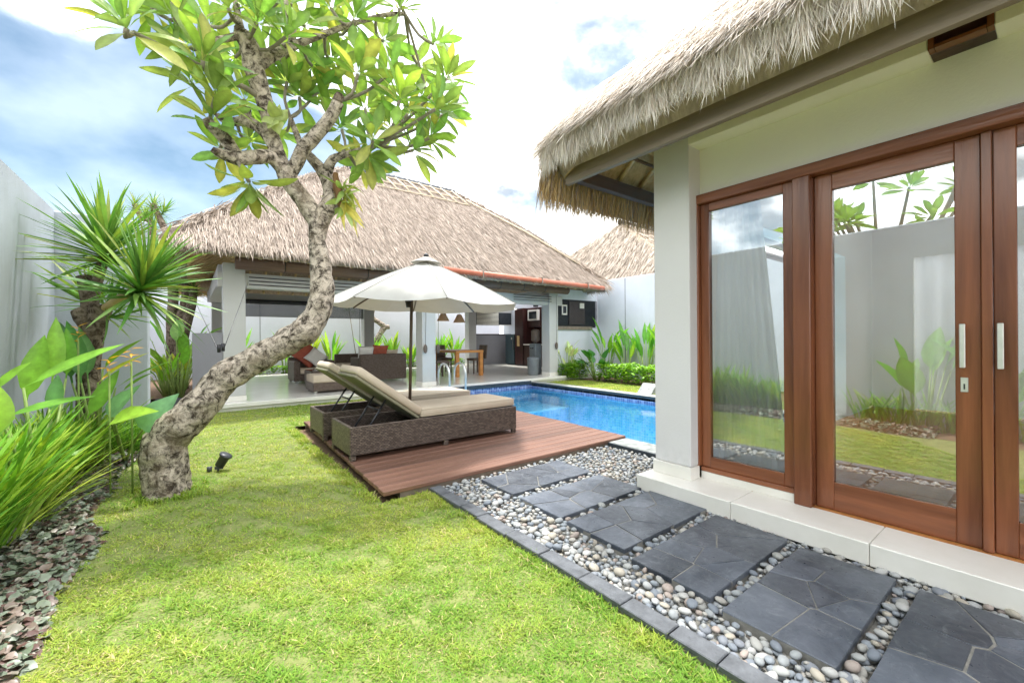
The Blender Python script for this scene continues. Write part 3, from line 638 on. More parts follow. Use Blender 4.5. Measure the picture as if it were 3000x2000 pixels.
def pebbles():
    base = sheet('pebble_bed', [(1.70, 3.25, -1.0, 2.25), (1.70, 3.935, 2.25, 3.285)], -0.012, M_mortar)
    rg = np.random.default_rng(4); shapes = []
    pal = [(0.315, 0.324, 0.315), (0.280, 0.297, 0.306), (0.236, 0.262, 0.288), (0.349, 0.336, 0.306), (0.367, 0.336, 0.280), (0.332, 0.280, 0.249), (0.193, 0.209, 0.236), (0.402, 0.402, 0.389), (0.315, 0.315, 0.297), (0.262, 0.280, 0.288), (0.166, 0.188, 0.218), (0.358, 0.367, 0.367)]
    for i in range(24):
        bm = bmesh.new(); bmesh.ops.create_icosphere(bm, subdivisions=2, radius=1)
        k = Vector((i * 1.7, i * .3, 0))
        for v in bm.verts: v.co *= 1 + .16 * mnoise.noise(v.co * .9 + k) + .05 * mnoise.noise(v.co * 2.5 + k)
        V = np.array([v.co[:] for v in bm.verts]); F = np.array([[v.index for v in f.verts] for f in bm.faces], dtype=np.int32); bm.free()
        shapes.append((V, F, np.tile(np.array(pal[i % 12]), (len(V), 1))))
    bm = bmesh.new(); bmesh.ops.create_icosphere(bm, subdivisions=1, radius=1); lowV = np.array([v.co[:] for v in bm.verts]); lowF = np.array([[v.index for v in f.verts] for f in bm.faces], dtype=np.int32); bm.free()
    mes = [npmesh('pebble', V, F, M_pebble, C, smooth=True) for V, F, C in shapes]
    items = []; grid = {}
    def ok(x, y):
        if not (1.72 < x < 3.9): return False
        if y > 3.26 or y < -.35: return False
        if y < 2.24 and x > 3.08: return False
        for (a, b, c, d) in SLABS:
            if a - .012 < x < b + .012 and c - .012 < y < d + .012: return False
        return True
    for layer, tries in ((0, 40000), (1, 26000)):
        for _ in range(tries):
            x = rg.uniform(1.72, 3.9); y = rg.uniform(-.35, 3.27)
            if not ok(x, y): continue
            a = rg.uniform(.018, .037) if layer == 0 else rg.uniform(.018, .034)
            if rg.random() < .3: a *= .7
            key = (int(x / .09), int(y / .09)); bad = False
            for gx in (-1, 0, 1):
                for gy in (-1, 0, 1):
                    for (qx, qy, qa, ql) in grid.get((key[0] + gx, key[1] + gy), ()):
                        if ql == layer and (qx - x) ** 2 + (qy - y) ** 2 < ((qa + a) * (.74 if layer == 0 else .84)) ** 2: bad = True; break
            if bad: continue
            grid.setdefault(key, []).append((x, y, a, layer)); items.append((x, y, a, layer))
    full = []
    for (x, y, a, layer) in items:
        b = a * rg.uniform(.62, .92); h = a * rg.uniform(.42, .66); z = -.012 + h * .7 + (0.020 if layer else 0) + rg.uniform(0, .006)
        M = Matrix.Translation((x, y, z)) @ Matrix.Rotation(rg.uniform(0, 6.28), 4, 'Z') @ Matrix.Rotation(rg.normal(0, .16), 4, 'X') @ Matrix.Rotation(rg.normal(0, .16), 4, 'Y') @ Matrix.Diagonal((a, b, h, 1))
        d = camdist((x, y, z)); size = a / d if uv_in_view((x, y, z), 0.0) else 0
        full.append((-size, int(rg.integers(24)), M))
    full.sort(key=lambda q: q[0])
    for s, k, M in full[:300]:
        o = bpy.data.objects.new('pebble', mes[k]); COL.objects.link(o); o.parent = base; o.matrix_basis = M
    P = []
    for j, (s, k, M) in enumerate(full[300:]):
        A = np.array(M); V, F, C = shapes[k] if -s > 0.008 else (lowV, lowF, np.tile(np.array(pal[k % 12]), (len(lowV), 1)))
        P.append((V @ A[:3, :3].T + A[:3, 3], [F], C))
    V, F, C = merge(P); o = link('pebbles', npmesh('pebbles', V, F, M_pebble, C, smooth=True), base); o['kind'] = 'stuff'
    print('pebbles', len(full))
pebbles()

# ================================================================== VILLA on the right
def thatch_patch(pts_fn, n, lrange, width, lift, palette, jit=0.12, droop=0.03, sprd=0.02):
    """pts_fn(u,v)->(pos,normal,down) arrays ; strands laid down the slope"""
    u = nr.random(n); v = nr.random(n)
    pos, nor, down, side = pts_fn(u, v)
    n_ = len(pos); L = nr.uniform(*lrange, n_)
    root = pos + nor * nr.uniform(0, lift, n_)[:, None]
    d = down + side * nr.normal(0, jit, n_)[:, None] + nor * nr.normal(0.03, .06, n_)[:, None]
    bend = nor * (-droop * L)[:, None] + side * (nr.normal(0, sprd, n_) * L)[:, None]
    pal = np.array(palette); C = pal[nr.integers(len(pal), size=n_)] * nr.uniform(.75, 1.2, n_)[:, None]
    sd = side + nor * nr.normal(0, .35, n_)[:, None]
    return blades(root, d, L, np.full(n_, width) * nr.uniform(.6, 1.4, n_), bend, C, side=sd, segs=2, mid=.85)
PAL_OLD = [(0.38, 0.315, 0.265), (0.44, 0.37, 0.315), (0.33, 0.275, 0.235), (0.48, 0.41, 0.35), (0.26, 0.215, 0.18), (0.42, 0.345, 0.285)]
PAL_LIGHT = [(0.84, 0.79, 0.74), (0.90, 0.86, 0.81), (0.78, 0.72, 0.66), (0.86, 0.80, 0.72), (0.62, 0.53, 0.45)]
PAL_GREY = [(0.56, 0.52, 0.48), (0.63, 0.585, 0.54), (0.47, 0.43, 0.40), (0.70, 0.645, 0.59)]
PAL_GOLD = [(0.62, 0.44, 0.21), (0.70, 0.52, 0.27), (0.52, 0.36, 0.16), (0.74, 0.57, 0.32)]
M_thbase = surf('thatch_core', (0.26, 0.205, 0.15), (0.46, 0.37, 0.27), 0.95, 22, (1, 1, .2), 0.5, 40)
M_soffit = surf('golden_reed_soffit', (0.42, 0.30, 0.14), (0.66, 0.50, 0.27), 0.9, 26, (1, 1, .3), 0.5, 40)
EX, EY, EZ = 2.36, 2.84, 2.93          # villa eave corner (north-west), top edge of the thatch
SL = 0.90
def villa():
    t = thing('villa', 'white villa with wooden glass doors and a shaggy thatched roof', 'building', (5.5, -1.5, 0))
    # plinth of cream tiles
    box('plinth_core', t, 3.06, 9.0, -4.0, 2.16, -.05, .10, M_tile)
    y = 2.20; ys = [2.20, 1.42, 0.66, -.12, -.9, -1.7, -2.5, -3.3]
    for a, b in zip(ys[:-1], ys[1:]): box('step_tile', t, 3.0, 3.35, b + .0015, a - .0015, .015, .14, M_tile, 0.004)
    box('step_tile', t, 3.352, 4.6, 1.9, 2.20, .015, .139, M_tile, 0.004)
    # floor inside
    box('room_floor', t, 3.36, 8.9, -3.9, 1.89, .10, .137, M_teak)
    # column with tile skirt
    box('column', t, 3.20, 3.56, 1.825, 2.15, .245, 3.0, M_colm, 0.006)
    box('column_base', t, 3.185, 3.57, 1.815, 2.165, .1395, .243, M_tile, 0.004)
    box('skirting_tile', t, 3.34, 3.375, 1.14, 1.8145, .1405, .20, M_tile, 0.003)
    # walls
    box('upper_wall', t, 3.37, 3.52, -4.0, 1.835, 2.462, 3.3, M_white)
    for (a_, b_, c_, d_) in ((3.57, 4.0, .14, 3.3), (7.6, 9.0, .14, 3.3), (4.0, 7.6, 2.45, 3.3)): box('side_wall', t, a_, b_, 1.92, 2.10, c_, d_, M_white)  # unseen north wall; its wide opening is added to brighten the room
    box('wall', t, 3.37, 3.52, -4.0, -0.92, .14, 2.46, M_white)
    box('ceiling', t, 3.4, 9.0, -4.0, 2.0, 3.0, 3.05, M_white)
    for (a_, b_, c_, d_) in ((-4.0, -3.2, .14, 3.0), (1.4, 1.9, .14, 3.0), (-3.2, 1.4, 2.5, 3.0)): box('back_wall', t, 8.9, 9.0, a_, b_, c_, d_, M_white)  # rear wall with a wide opening added to let light in
    Vc = [(8.93 + .03 * math.sin(k * 1.3), -3.25 + k * .0475, z) for z in (.16, 2.6) for k in range(100)]
    link('added_diffuser', npmesh('added_diffuser', np.array(Vc), np.array([(k, k + 1, k + 101, k + 100) for k in range(99)], dtype=np.int32), M_sheer2, np.full((200, 3), .9), True), t)  # translucent sheet added across the rear opening to spread daylight through the room
    box('end_wall', t, 3.5, 9.0, -4.1, -4.0, .0, 3.3, M_white)
    # beam flush with the column, with an opening for the vent
    for (a, b) in ((0.44, 2.149), (-4.0, 0.20)): box('wall_beam', t, 3.201, 3.555, a, b, 2.845, 3.3, M_white, 0.004)
    box('wall_beam', t, 3.201, 3.555, 0.2, 0.44, 3.03, 3.3, M_white)
    v = box('vent', t, 3.26, 3.54, 0.202, 0.438, 2.848, 3.028, M_cab)
    for (a, b, c, d) in ((0.20, 0.225, 2.848, 3.028), (0.415, 0.44, 2.848, 3.028), (0.226, 0.414, 2.848, 2.864), (0.226, 0.414, 3.008, 3.028)):
        box('vent_frame', v, 3.197, 3.26, a + .0007, b - .0007, c, d, M_wood[1])
    # door and window joinery (plane x = 3.37)
    W = M_wood
    fr = box('door_frame', t, 3.31, 3.47, -0.92, 1.88, 2.385, 2.46, W[1], 0.005)
    for (a, b) in ((1.815, 1.88), (1.03, 1.135), (-0.92, -0.85)): box('jamb', fr, 3.312, 3.47, a, b, .141, 2.384, W[2], 0.005)
    box('sill_rail', fr, 3.335, 3.47, 1.137, 1.813, .201, .235, W[1], 0.004)
    def leaf(name, y0, y1, x, z0, z1, st, rb, rt, label=None):
        d = link(name, None, t); d.location = (x, (y0 + y1) / 2, z0); d.matrix_parent_inverse = Matrix.Translation(t.location).inverted(); d.empty_display_size = .1
        if label: d['label'] = label
        def b(n, *a, **k):
            o = box(n, None, *a, **k); o.parent = d; o.matrix_parent_inverse = (Matrix.Translation(d.location)).inverted(); return o
        b('stile', x, x + .05, y0, y0 + st, z0, z1, W[2], bevel=0.004); b('stile', x, x + .05, y1 - st, y1, z0, z1, W[2], bevel=0.004)
        b('bottom_rail', x + .001, x + .049, y0 + st, y1 - st, z0, z0 + rb, W[1], bevel=0.003); b('top_rail', x + .001, x + .049, y0 + st, y1 - st, z1 - rt, z1, W[1], bevel=0.003)
        b('pane', x + .024, x + .027, y0 + st - .01, y1 - st + .01, z0 + rb - .01, z1 - rt + .01, M_pane)
        return d, b
    leaf('window', 1.137, 1.813, 3.355, .236, 2.384, .07, .085, .062, 'tall fixed window beside the column')
    d, b = leaf('door', 0.265, 1.028, 3.395, .141, 2.384, .10, .185, .11, 'left leaf of the wooden double door')
    b('handle', 3.345, 3.365, .322, .345, 1.12, 1.36, M_chrome, bevel=0.003)
    for z in (1.16, 1.32): b('handle_post', 3.364, 3.395, .328, .339, z - .01, z + .01, M_chrome)
    b('lock_plate', 3.390, 3.3955, .315, .345, .985, 1.065, M_chrome, bevel=0.002); b('keyhole', 3.388, 3.3905, .327, .333, 1.0, 1.03, M_black)
    d, b = leaf('door', -0.848, 0.222, 3.395, .141, 2.384, .082, .185, .11, 'right leaf of the wooden double door')
    b('handle', 3.345, 3.365, .185, .208, 1.12, 1.36, M_chrome, bevel=0.003)
    for z in (1.16, 1.32): b('handle_post', 3.364, 3.395, .191, .202, z - .01, z + .01, M_chrome)
    box('meeting_bead', fr, 3.37, 3.44, 0.2235, 0.2635, .1415, 2.383, W[2], 0.003)
    # fascia and roof timbers
    box('fascia', t, 2.575, 2.62, -4.2, 2.60, 2.615, 2.86, M_fascia, 0.003)
    box('eave_beam', t, 2.621, 9.5, 2.53, 2.60, 2.655, 2.77, M_dwood, 0.003)
    for k in range(22):
        yy = 2.3 - k * .3
        tube('rafter', t, [(2.63, yy, 2.79), (2.63 + min(2, 2.45 - yy), yy, 2.79 + min(2, 2.45 - yy) * SL)], .022, M_bamboo, 8)
    for k in range(14):
        xx = 2.95 + k * .33
        tube('rafter', t, [(xx, 2.58, 2.80), (xx, 2.58 - min(1.3, xx - 2.7), 2.80 + min(1.3, xx - 2.7) * SL)], .022, M_bamboo, 8)
    tube('gutter', t, [(2.75, 3.02, 2.70), (9.0, 3.02, 2.66)], .055, M_gut2, 12)
    tube('gutter_bracket', t, [(3.62, 2.60, 2.78), (3.52, 2.99, 2.62)], .014, M_darkedge, 8)
    # thatch body: a hipped shell with thickness
    bm = bmesh.new(); rows = 14
    th = 0.30
    ridge = (5.9 - EX); nseg = 26
    def prof(s, top=True):   # s 0..1 from eave inwards -> inset, z ; rounded nose
        ins = s * ridge; z = EZ + ins * SL + 0.10 * math.sin(min(1, s * 4) * math.pi / 2) - (0.0 if top else th)
        return ins, z
    def shell(off, zoff, flip):
        rowsv = []
        for i in range(rows + 1):
            s = (i / rows) ** 1.5; ins, z = prof(s); z += zoff
            xw = EX + ins + off; yn = EY - ins - off
            rr = max(0.05, 0.42 * (1 - s)) if True else 0
            pts = []
            yS = -5.0
            for k in range(nseg + 1): pts.append((xw, yS + (yn - rr - yS) * k / nseg, z))
            for k in range(1, 6):
                a = k / 6 * math.pi / 2; pts.append((xw + rr - rr * math.cos(a), yn - rr + rr * math.sin(a), z))
            for k in range(nseg + 1): pts.append((xw + rr + (10 - xw - rr) * k / nseg, yn, z))
            rowsv.append([bm.verts.new((p[0], p[1], p[2] + .012 * mnoise.noise(Vector(p) * 3))) for p in pts])
        for i in range(rows):
            for k in range(len(rowsv[0]) - 1):
                f = (rowsv[i][k], rowsv[i][k + 1], rowsv[i + 1][k + 1], rowsv[i + 1][k])
                bm.faces.new(f if not flip else f[::-1])
        return rowsv
    a = shell(0, 0, True); n0 = len(bm.faces); b_ = shell(0.10, -0.26, False)
    bm.faces.ensure_lookup_table()
    for f in bm.faces[n0:]: f.material_index = 1
    for k in range(len(a[0]) - 1): bm.faces.new((a[0][k], a[0][k + 1], b_[0][k + 1], b_[0][k]))
    tb = link('thatch_body', bm_mesh('thatch_body', bm, M_thbase, True), t); tb.data.materials.append(M_soffit)
    # strands
    parts = []
    cs = 1 / math.sqrt(1 + SL * SL)
    def zs(ins): s = ins / ridge; return EZ + ins * SL + 0.10 * np.sin(np.minimum(1, s * 4) * np.pi / 2)
    def west(ins0, ins1, y0, y1, clip=True):
        def fn(u, v):
            ins = ins0 + (ins1 - ins0) * v; yy = y0 + (y1 - y0) * u
            if clip:
                kk = yy < EY - ins - .02; ins = ins[kk]; yy = yy[kk]
            n = len(ins); pos = np.stack([EX + ins, yy, zs(ins)], 1)
            rr = 0.42 * (1 - ins / ridge); over = np.maximum(0, yy - (EY - ins - rr)); pos[:, 0] += rr - np.sqrt(np.maximum(rr ** 2 - over ** 2, 0))
            ang = np.arcsin(np.clip(over / np.maximum(rr, .01), 0, 1)); hx, hy = -np.cos(ang), np.sin(ang)
            down = np.stack([hx * cs, hy * cs, np.full(n, -SL * cs)], 1); nor = np.stack([hx * SL * cs, hy * SL * cs, np.full(n, cs)], 1); side = np.stack([hy, -hx, np.zeros(n)], 1)
            return pos, nor, down, side
        return fn
    parts.append(thatch_patch(west(.25, 3.2, -1.6, EY), 15000, (.22, .45), .007, .05, PAL_GREY, .10))
    parts.append(thatch_patch(west(.0, .6, -.6, EY), 15000, (.15, .34), .0052, .06, PAL_GREY + PAL_LIGHT, .13))
    parts.append(thatch_patch(west(-.02, .34, -.6, EY), 17000, (.12, .28), .0046, .09, PAL_LIGHT, .17, .05, .1))
    # fringe hanging from the eave
    def fringe(n, x0, z0, z1, pal, w, y0=-.6, y1=EY - .05, Lr=(.08, .20), outx=.0):
        yy = nr.uniform(y0, y1, n); z = nr.uniform(z0, z1, n); rr = .42; over = np.maximum(0, yy - (EY - rr)); x = x0 + rr - np.sqrt(np.maximum(rr ** 2 - over ** 2, 0)) + (EZ - z) * .30
        ang = np.arcsin(np.clip(over / rr, 0, 1)); hx, hy = -np.cos(ang), np.sin(ang)
        clump = np.clip(.45 + .35 * np.sin(yy * 31 + 3 * np.sin(yy * 7)) + .3 * np.sin(yy * 67 + 2), 0, 1.2)
        L = nr.uniform(*Lr, n) * (.6 + .55 * clump)
        D = np.stack([hx * .42 + nr.normal(0, .13, n), hy * .42 + nr.normal(0, .20, n), -np.ones(n)], 1)
        bend = np.stack([-hx * L * .22, -hy * L * .22 + nr.normal(0, .03, n), -L * .2], 1)
        p = np.array(pal); C = p[nr.integers(len(p), size=n)] * nr.uniform(.75, 1.15, n)[:, None]
        sd = np.stack([nr.normal(0, .4, n), np.ones(n), nr.normal(0, .2, n)], 1)
        parts.append(blades(np.stack([x, yy, z], 1), D, L, np.full(n, w) * nr.uniform(.6, 1.4, n), bend, C, side=sd, segs=3, mid=.9))
    fringe(9000, EX - .03, EZ - .10, EZ + .03, PAL_LIGHT, .0042)
    fringe(5000, EX - .01, EZ - .15, EZ - .03, PAL_LIGHT + PAL_GOLD[:1], .004, Lr=(.05, .14))
    # north edge: golden underside fringe
    n = 12000; xx = nr.uniform(EX + .1, 5.4, n); z = nr.uniform(EZ - .28, EZ - .02, n); L = nr.uniform(.10, .32, n)
    D = np.stack([nr.normal(0, .12, n), .25 + nr.normal(0, .12, n), -np.ones(n)], 1); bend = np.stack([nr.normal(0, .03, n), -L * .1, -L * .1], 1)
    p = np.array(PAL_GOLD + PAL_OLD[:2]); C = p[nr.integers(len(p), size=n)] * nr.uniform(.7, 1.2, n)[:, None]
    parts.append(blades(np.stack([xx, EY - .10 + (z - EZ) * -.02 + nr.uniform(-.12, .06, n), z], 1), D, L, np.full(n, .006), bend, C, side=np.stack([np.ones(n), nr.normal(0, .4, n), nr.normal(0, .2, n)], 1), segs=2))
    V, F, C = merge(parts); o = link('thatch_straw', npmesh('thatch_straw', V, F, M_straw, C), t); o['kind'] = 'stuff'
    # underside: reed battens
    n = 26
    for k in range(n):
        ins = .32 + k * .075
        tube('batten', t, [(EX + ins + .12, -3, EZ - .275 + ins * SL), (EX + ins + .12, EY - ins - .12, EZ - .275 + ins * SL)], .016, M_bamboo if k % 3 else M_blind, 5)
        if k < 20: tube('batten', t, [(EX + ins + .12, EY - ins - .13, EZ - .275 + ins * SL), (9, EY - ins - .13, EZ - .275 + ins * SL)], .016, M_bamboo if k % 2 else M_blind, 5)
    # sheer curtain inside the window
    rows = 20; cols_ = 70; V = []; F = []
    for i in range(rows + 1):
        s = i / rows; z = .16 + s * 2.2; half = .28 - .13 * s ** 1.2; cyy = 1.50 + .06 * s
        for j in range(cols_ + 1):
            q = j / cols_; yy = cyy + (q - .5) * 2 * half
            V.append((3.475 + .022 * math.sin(q * 44) + .012 * math.sin(q * 95 + 1), yy, z))
    for i in range(rows):
        for j in range(cols_): F.append((i * (cols_ + 1) + j, i * (cols_ + 1) + j + 1, (i + 1) * (cols_ + 1) + j + 1, (i + 1) * (cols_ + 1) + j))
    me = npmesh('sheer_curtain', np.array(V), np.array(F, dtype=np.int32), M_sheer, np.full((len(V), 3), .95), True)
    o = link('sheer_curtain', me); tag(o, 'white sheer curtain gathered behind the tall window pane', 'curtain')
villa()
# ================================================================== PAVILION
RX0, RX1, RY0, RY1, RZ = -0.30, 10.45, 8.80, 15.95, 2.98
GX0, GX1, GY, GZ = 3.75, 7.25, 12.9, 6.35
def hip_roof(t, x0, x1, y0, y1, z0, gx0, gx1, gy, gz, mat, th=.28, name='thatch_body', bulge=.12):
    bm = bmesh.new()
    def side(A, B, Dp, Cp, nu=30, nv=14):     # A,B eave ; D,C top
        A, B, Cp, Dp = map(Vector, (A, B, Cp, Dp)); rows = []
        for j in range(nv + 1):
            v = j / nv; row = []
            for i in range(nu + 1):
                u = i / nu; p = (A.lerp(B, u)).lerp(Dp.lerp(Cp, u), v)
                p.z += bulge * math.sin(v * math.pi) + .03 * mnoise.noise(p * 1.5); row.append(bm.verts.new(p))
            rows.append(row)
        for j in range(nv):
            for i in range(nu): bm.faces.new((rows[j][i], rows[j][i + 1], rows[j + 1][i + 1], rows[j + 1][i]))
    side((x0, y0, z0), (x1, y0, z0), (gx0, gy, gz), (gx1, gy, gz)); side((x1, y1, z0), (x0, y1, z0), (gx1, gy, gz), (gx0, gy, gz))
    side((x1, y0, z0), (x1, y1, z0), (gx1, gy, gz), (gx1, gy, gz + .001)); side((x0, y1, z0), (x0, y0, z0), (gx0, gy, gz + .001), (gx0, gy, gz))
    lo = z0 - th; k = .12
    P = [(x0 + k, y0 + k, lo), (x1 - k, y0 + k, lo), (x1 - k, y1 - k, lo), (x0 + k, y1 - k, lo)]; Q = [(x0, y0, z0), (x1, y0, z0), (x1, y1, z0), (x0, y1, z0)]
    for i in range(4):
        j = (i + 1) % 4; bm.faces.new([bm.verts.new(p) for p in (P[i], P[j], Q[j], Q[i])])
    ap = [(gx0, gy, gz - .4), (gx1, gy, gz - .4)]
    for f in ((P[0], P[1], ap[1], ap[0]), (P[1], P[2], ap[1]), (P[2], P[3], ap[0], ap[1]), (P[3], P[0], ap[0])):
        bm.faces.new([bm.verts.new(p) for p in f])
    return link(name, bm_mesh(name, bm, mat, True), t)
def roof_face(A, B, Dp, Cp, bulge=.12, v0=-.02, v1=1.0):
    A, B, Cp, Dp = (np.array(q, float) for q in (A, B, Cp, Dp))
    def fn(u, v):
        v = v0 + (v1 - v0) * v; keep = nr.random(len(u)) < (1 - np.clip(v, 0, 1) * (1 - np.linalg.norm(Cp - Dp) / np.linalg.norm(B - A)))
        u = u[keep][:, None]; v = v[keep][:, None]
        lo = A + (B - A) * u; hi = Dp + (Cp - Dp) * u; pos = lo + (hi - lo) * v; pos[:, 2:3] += bulge * np.sin(np.clip(v, 0, 1) * np.pi)
        eave = (B - A) / np.linalg.norm(B - A); mid = (Dp + Cp) / 2 - (A + B) / 2; mid = mid - eave * (mid @ eave); up = mid / np.linalg.norm(mid)
        n = np.cross(eave, up); n = n if n[2] > 0 else -n
        k = len(u); return pos, np.tile(n, (k, 1)), np.tile(-up, (k, 1)), np.tile(eave, (k, 1))
    return fn
def eave_fringe(parts, A, B, n, Lr, w, pal, out, droop=.3, thick=.07):
    A, B = np.array(A, float), np.array(B, float); e = (B - A) / np.linalg.norm(B - A); o = np.array(out, float)
    u = nr.random(n)[:, None]; L = nr.uniform(*Lr, n); q = nr.uniform(0, 1, n)
    root = A + (B - A) * u + o * (.03 - .1 * q)[:, None] + np.array([0, 0, 1.]) * (.03 - thick * q)[:, None]
    D = o * .55 + np.array([0, 0, -1.]) + e * nr.normal(0, .13, n)[:, None] + o * nr.normal(0, .15, n)[:, None]
    p = np.array(pal); C = p[nr.integers(len(p), size=n)] * nr.uniform(.75, 1.2, n)[:, None]
    parts.append(blades(root, D, L, np.full(n, w) * nr.uniform(.6, 1.4, n), -o * (L * droop)[:, None], C, side=e + nr.normal(0, .3, (n, 3)), segs=2))
def pavilion():
    t = thing('pavilion', 'open-sided pavilion with a big thatched hip roof behind the pool', 'building', (5, 12.5, 0))
    box('floor_slab', t, 0.3, 12.2, 9.2, 16.0, -.05, .14, M_floor, 0.006)
    box('floor_nosing', t, 0.3, 9.25, 9.165, 9.198, .07, .139, M_tile, 0.003)
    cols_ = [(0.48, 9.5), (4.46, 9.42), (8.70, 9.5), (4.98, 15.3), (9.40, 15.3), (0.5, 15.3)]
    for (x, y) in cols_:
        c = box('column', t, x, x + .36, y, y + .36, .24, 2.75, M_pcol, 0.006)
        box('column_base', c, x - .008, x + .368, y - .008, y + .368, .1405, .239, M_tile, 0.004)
    box('low_wall', t, 0.02, 0.478, 9.52, 9.68, -.05, 1.43, M_grey, 0.004)
    # beams
    box('beam', t, 0.40, 9.3, 9.55, 9.80, 2.30, 2.58, M_pcol, 0.004)
    box('beam', t, 0.40, 11.8, 15.36, 15.6, 2.44, 2.75, M_pcol, 0.004)
    box('beam', t, 0.42, 0.72, 9.81, 15.35, 2.42, 2.75, M_pcol); box('beam', t, 8.74, 9.0, 9.81, 15.35, 2.62, 2.80, M_pcol)
    for z in (2.36, 2.43, 2.50): box('blind_rail', t, 0.90, 4.4, 9.528, 9.547, z, z + .018, M_black); box('blind_rail', t, 7.3, 8.75, 9.448, 9.468, z + .03, z + .05, M_black)
    # rolled bamboo blinds along the front
    def roll(x0, x1, y, z, r):
        o = tube('rolled_blind', t, [(x0, y, z), (x1, y, z)], r, M_blind, 16)
        for k in range(1, int((x1 - x0) / .8)): tube('blind_cord', o, [(x0 + k * .8, y + r * 1.04 * math.cos(a), z + r * 1.04 * math.sin(a)) for a in np.linspace(0, 2 * math.pi, 14)], .008, M_black, 5)
    roll(0.66, 4.9, 9.22, 2.735, .135); roll(5.0, 9.18, 9.22, 2.745, .125)
    # blinds along the back, half lowered : slats
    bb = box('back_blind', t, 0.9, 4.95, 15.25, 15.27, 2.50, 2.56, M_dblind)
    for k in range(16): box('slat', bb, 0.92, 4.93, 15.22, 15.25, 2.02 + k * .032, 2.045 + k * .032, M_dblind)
    # roof
    hip_roof(t, RX0, RX1, RY0, RY1, RZ, GX0, GX1, GY, GZ, M_thbase, th=.2)
    parts = []
    D_, C_ = (GX0, GY, GZ), (GX1, GY, GZ)
    front = roof_face((RX0, RY0, RZ), (RX1, RY0, RZ), D_, C_)
    parts.append(thatch_patch(front, 95000, (.22, .45), .012, .06, PAL_OLD, .11))
    parts.append(thatch_patch(roof_face((RX1, RY0, RZ), (RX1, RY1, RZ), C_, (GX1, GY, GZ + .001)), 12000, (.25, .5), .02, .07, PAL_OLD, .13))
    parts.append(thatch_patch(roof_face((RX0, RY1, RZ), (RX0, RY0, RZ), D_, (GX0, GY, GZ + .001)), 14000, (.25, .5), .017, .07, PAL_OLD, .13))
    # hips carry a thick roll of straw
    for (a, b) in (((RX1, RY0, RZ), C_), ((RX0, RY0, RZ), D_)):
        a, b = np.array(a), np.array(b); n = 5000; u = nr.random(n)[:, None]; pos = a + (b - a) * u; pos[:, 2:3] += .14 * np.sin(np.clip(u, 0, 1) * np.pi) + .02
        sgn = 1 if a[0] > 5 else -1
        D = np.stack([sgn * nr.uniform(.0, 1, n), -nr.uniform(.0, 1, n), -np.full(n, .75)], 1)
        p = np.array(PAL_OLD); C = p[nr.integers(len(p), size=n)] * nr.uniform(.75, 1.2, n)[:, None]; L = nr.uniform(.2, .45, n)
        parts.append(blades(pos + nr.normal(0, .05, (n, 3)), D, L, np.full(n, .018), np.zeros((n, 3)), C, segs=2))
    PALF = PAL_OLD + [(0.42, 0.34, 0.26), (0.46, 0.37, 0.28)]
    eave_fringe(parts, (RX0, RY0, RZ), (RX1, RY0, RZ), 22000, (.09, .21), .011, PALF, (0, -1, 0))
    eave_fringe(parts, (RX0, RY0, RZ), (RX0, RY1, RZ), 9000, (.10, .24), .014, PALF + PAL_GOLD, (-1, 0, 0))
    eave_fringe(parts, (RX1, RY0, RZ), (RX1, RY1, RZ), 5000, (.16, .34), .016, PALF, (1, 0, 0))
    eave_fringe(parts, (RX0, RY1, RZ - .1), (RX1, RY1, RZ - .1), 6000, (.16, .34), .02, PAL_GOLD, (0, 1, 0))
    V, F, C = merge(parts); o = link('thatch_straw', npmesh('thatch_straw', V, F, M_straw, C), t); o['kind'] = 'stuff'
    # ridge cap of dark half-round tiles
    bm = bmesh.new(); n = 22
    for k in range(n):
        x = GX0 - .1 + (GX1 - GX0 + .2) * k / n; b2 = bmesh.new()
        bmesh.ops.create_cone(b2, cap_ends=True, segments=12, radius1=.11, radius2=.095, depth=(GX1 - GX0 + .2) / n * 1.15)
        b2.transform(Matrix.Translation((x + .08, GY, GZ + .04)) @ Matrix.Rotation(R(90), 4, 'Y')); me = bpy.data.meshes.new('t'); b2.to_mesh(me); b2.free(); bm.from_mesh(me); bpy.data.meshes.remove(me)
    link('ridge_tiles', bm_mesh('ridge_tiles', bm, M_border, True), t)
    # bamboo lattice lying on the upper front slope
    def onroof(x, v, up=.10):
        y = RY0 + (GY - RY0) * v; z = RZ + (GZ - RZ) * v + .12 * math.sin(v * math.pi) + up; return (x, y, z)
    lat = link('bamboo_lattice', None, t)
    def stick(a, b): tube('lattice_stick', lat, [a, ((a[0] + b[0]) / 2, (a[1] + b[1]) / 2, (a[2] + b[2]) / 2 + .02), b], .020, M_lat, 6)
    for v in (.745, .845, .955): stick(onroof(4.25, v), onroof(7.15 + (.955 - v) * .9, v))
    for k in range(8): x = 4.35 + k * .40; stick(onroof(x, .965, .13), onroof(x + .10, .735, .13))
    stick(onroof(3.7, .80), onroof(4.5, .87)); 
    tube('hip_pole', t, [onroof(7.35, .80, .16), onroof(8.7, .45, .16), onroof(9.9, .14, .14)], .03, M_lat, 6)
    # terracotta gutter on the right half of the eave
    g = tube('gutter', t, [(4.6, RY0 - .27, 2.87), (10.05, RY0 - .27, 2.80)], .065, M_gut, 12)
    for x in (5.6, 7.5, 9.3): box('gutter_strap', g, x, x + .03, RY0 - .345, RY0 - .19, 2.74, 2.92, M_fascia)
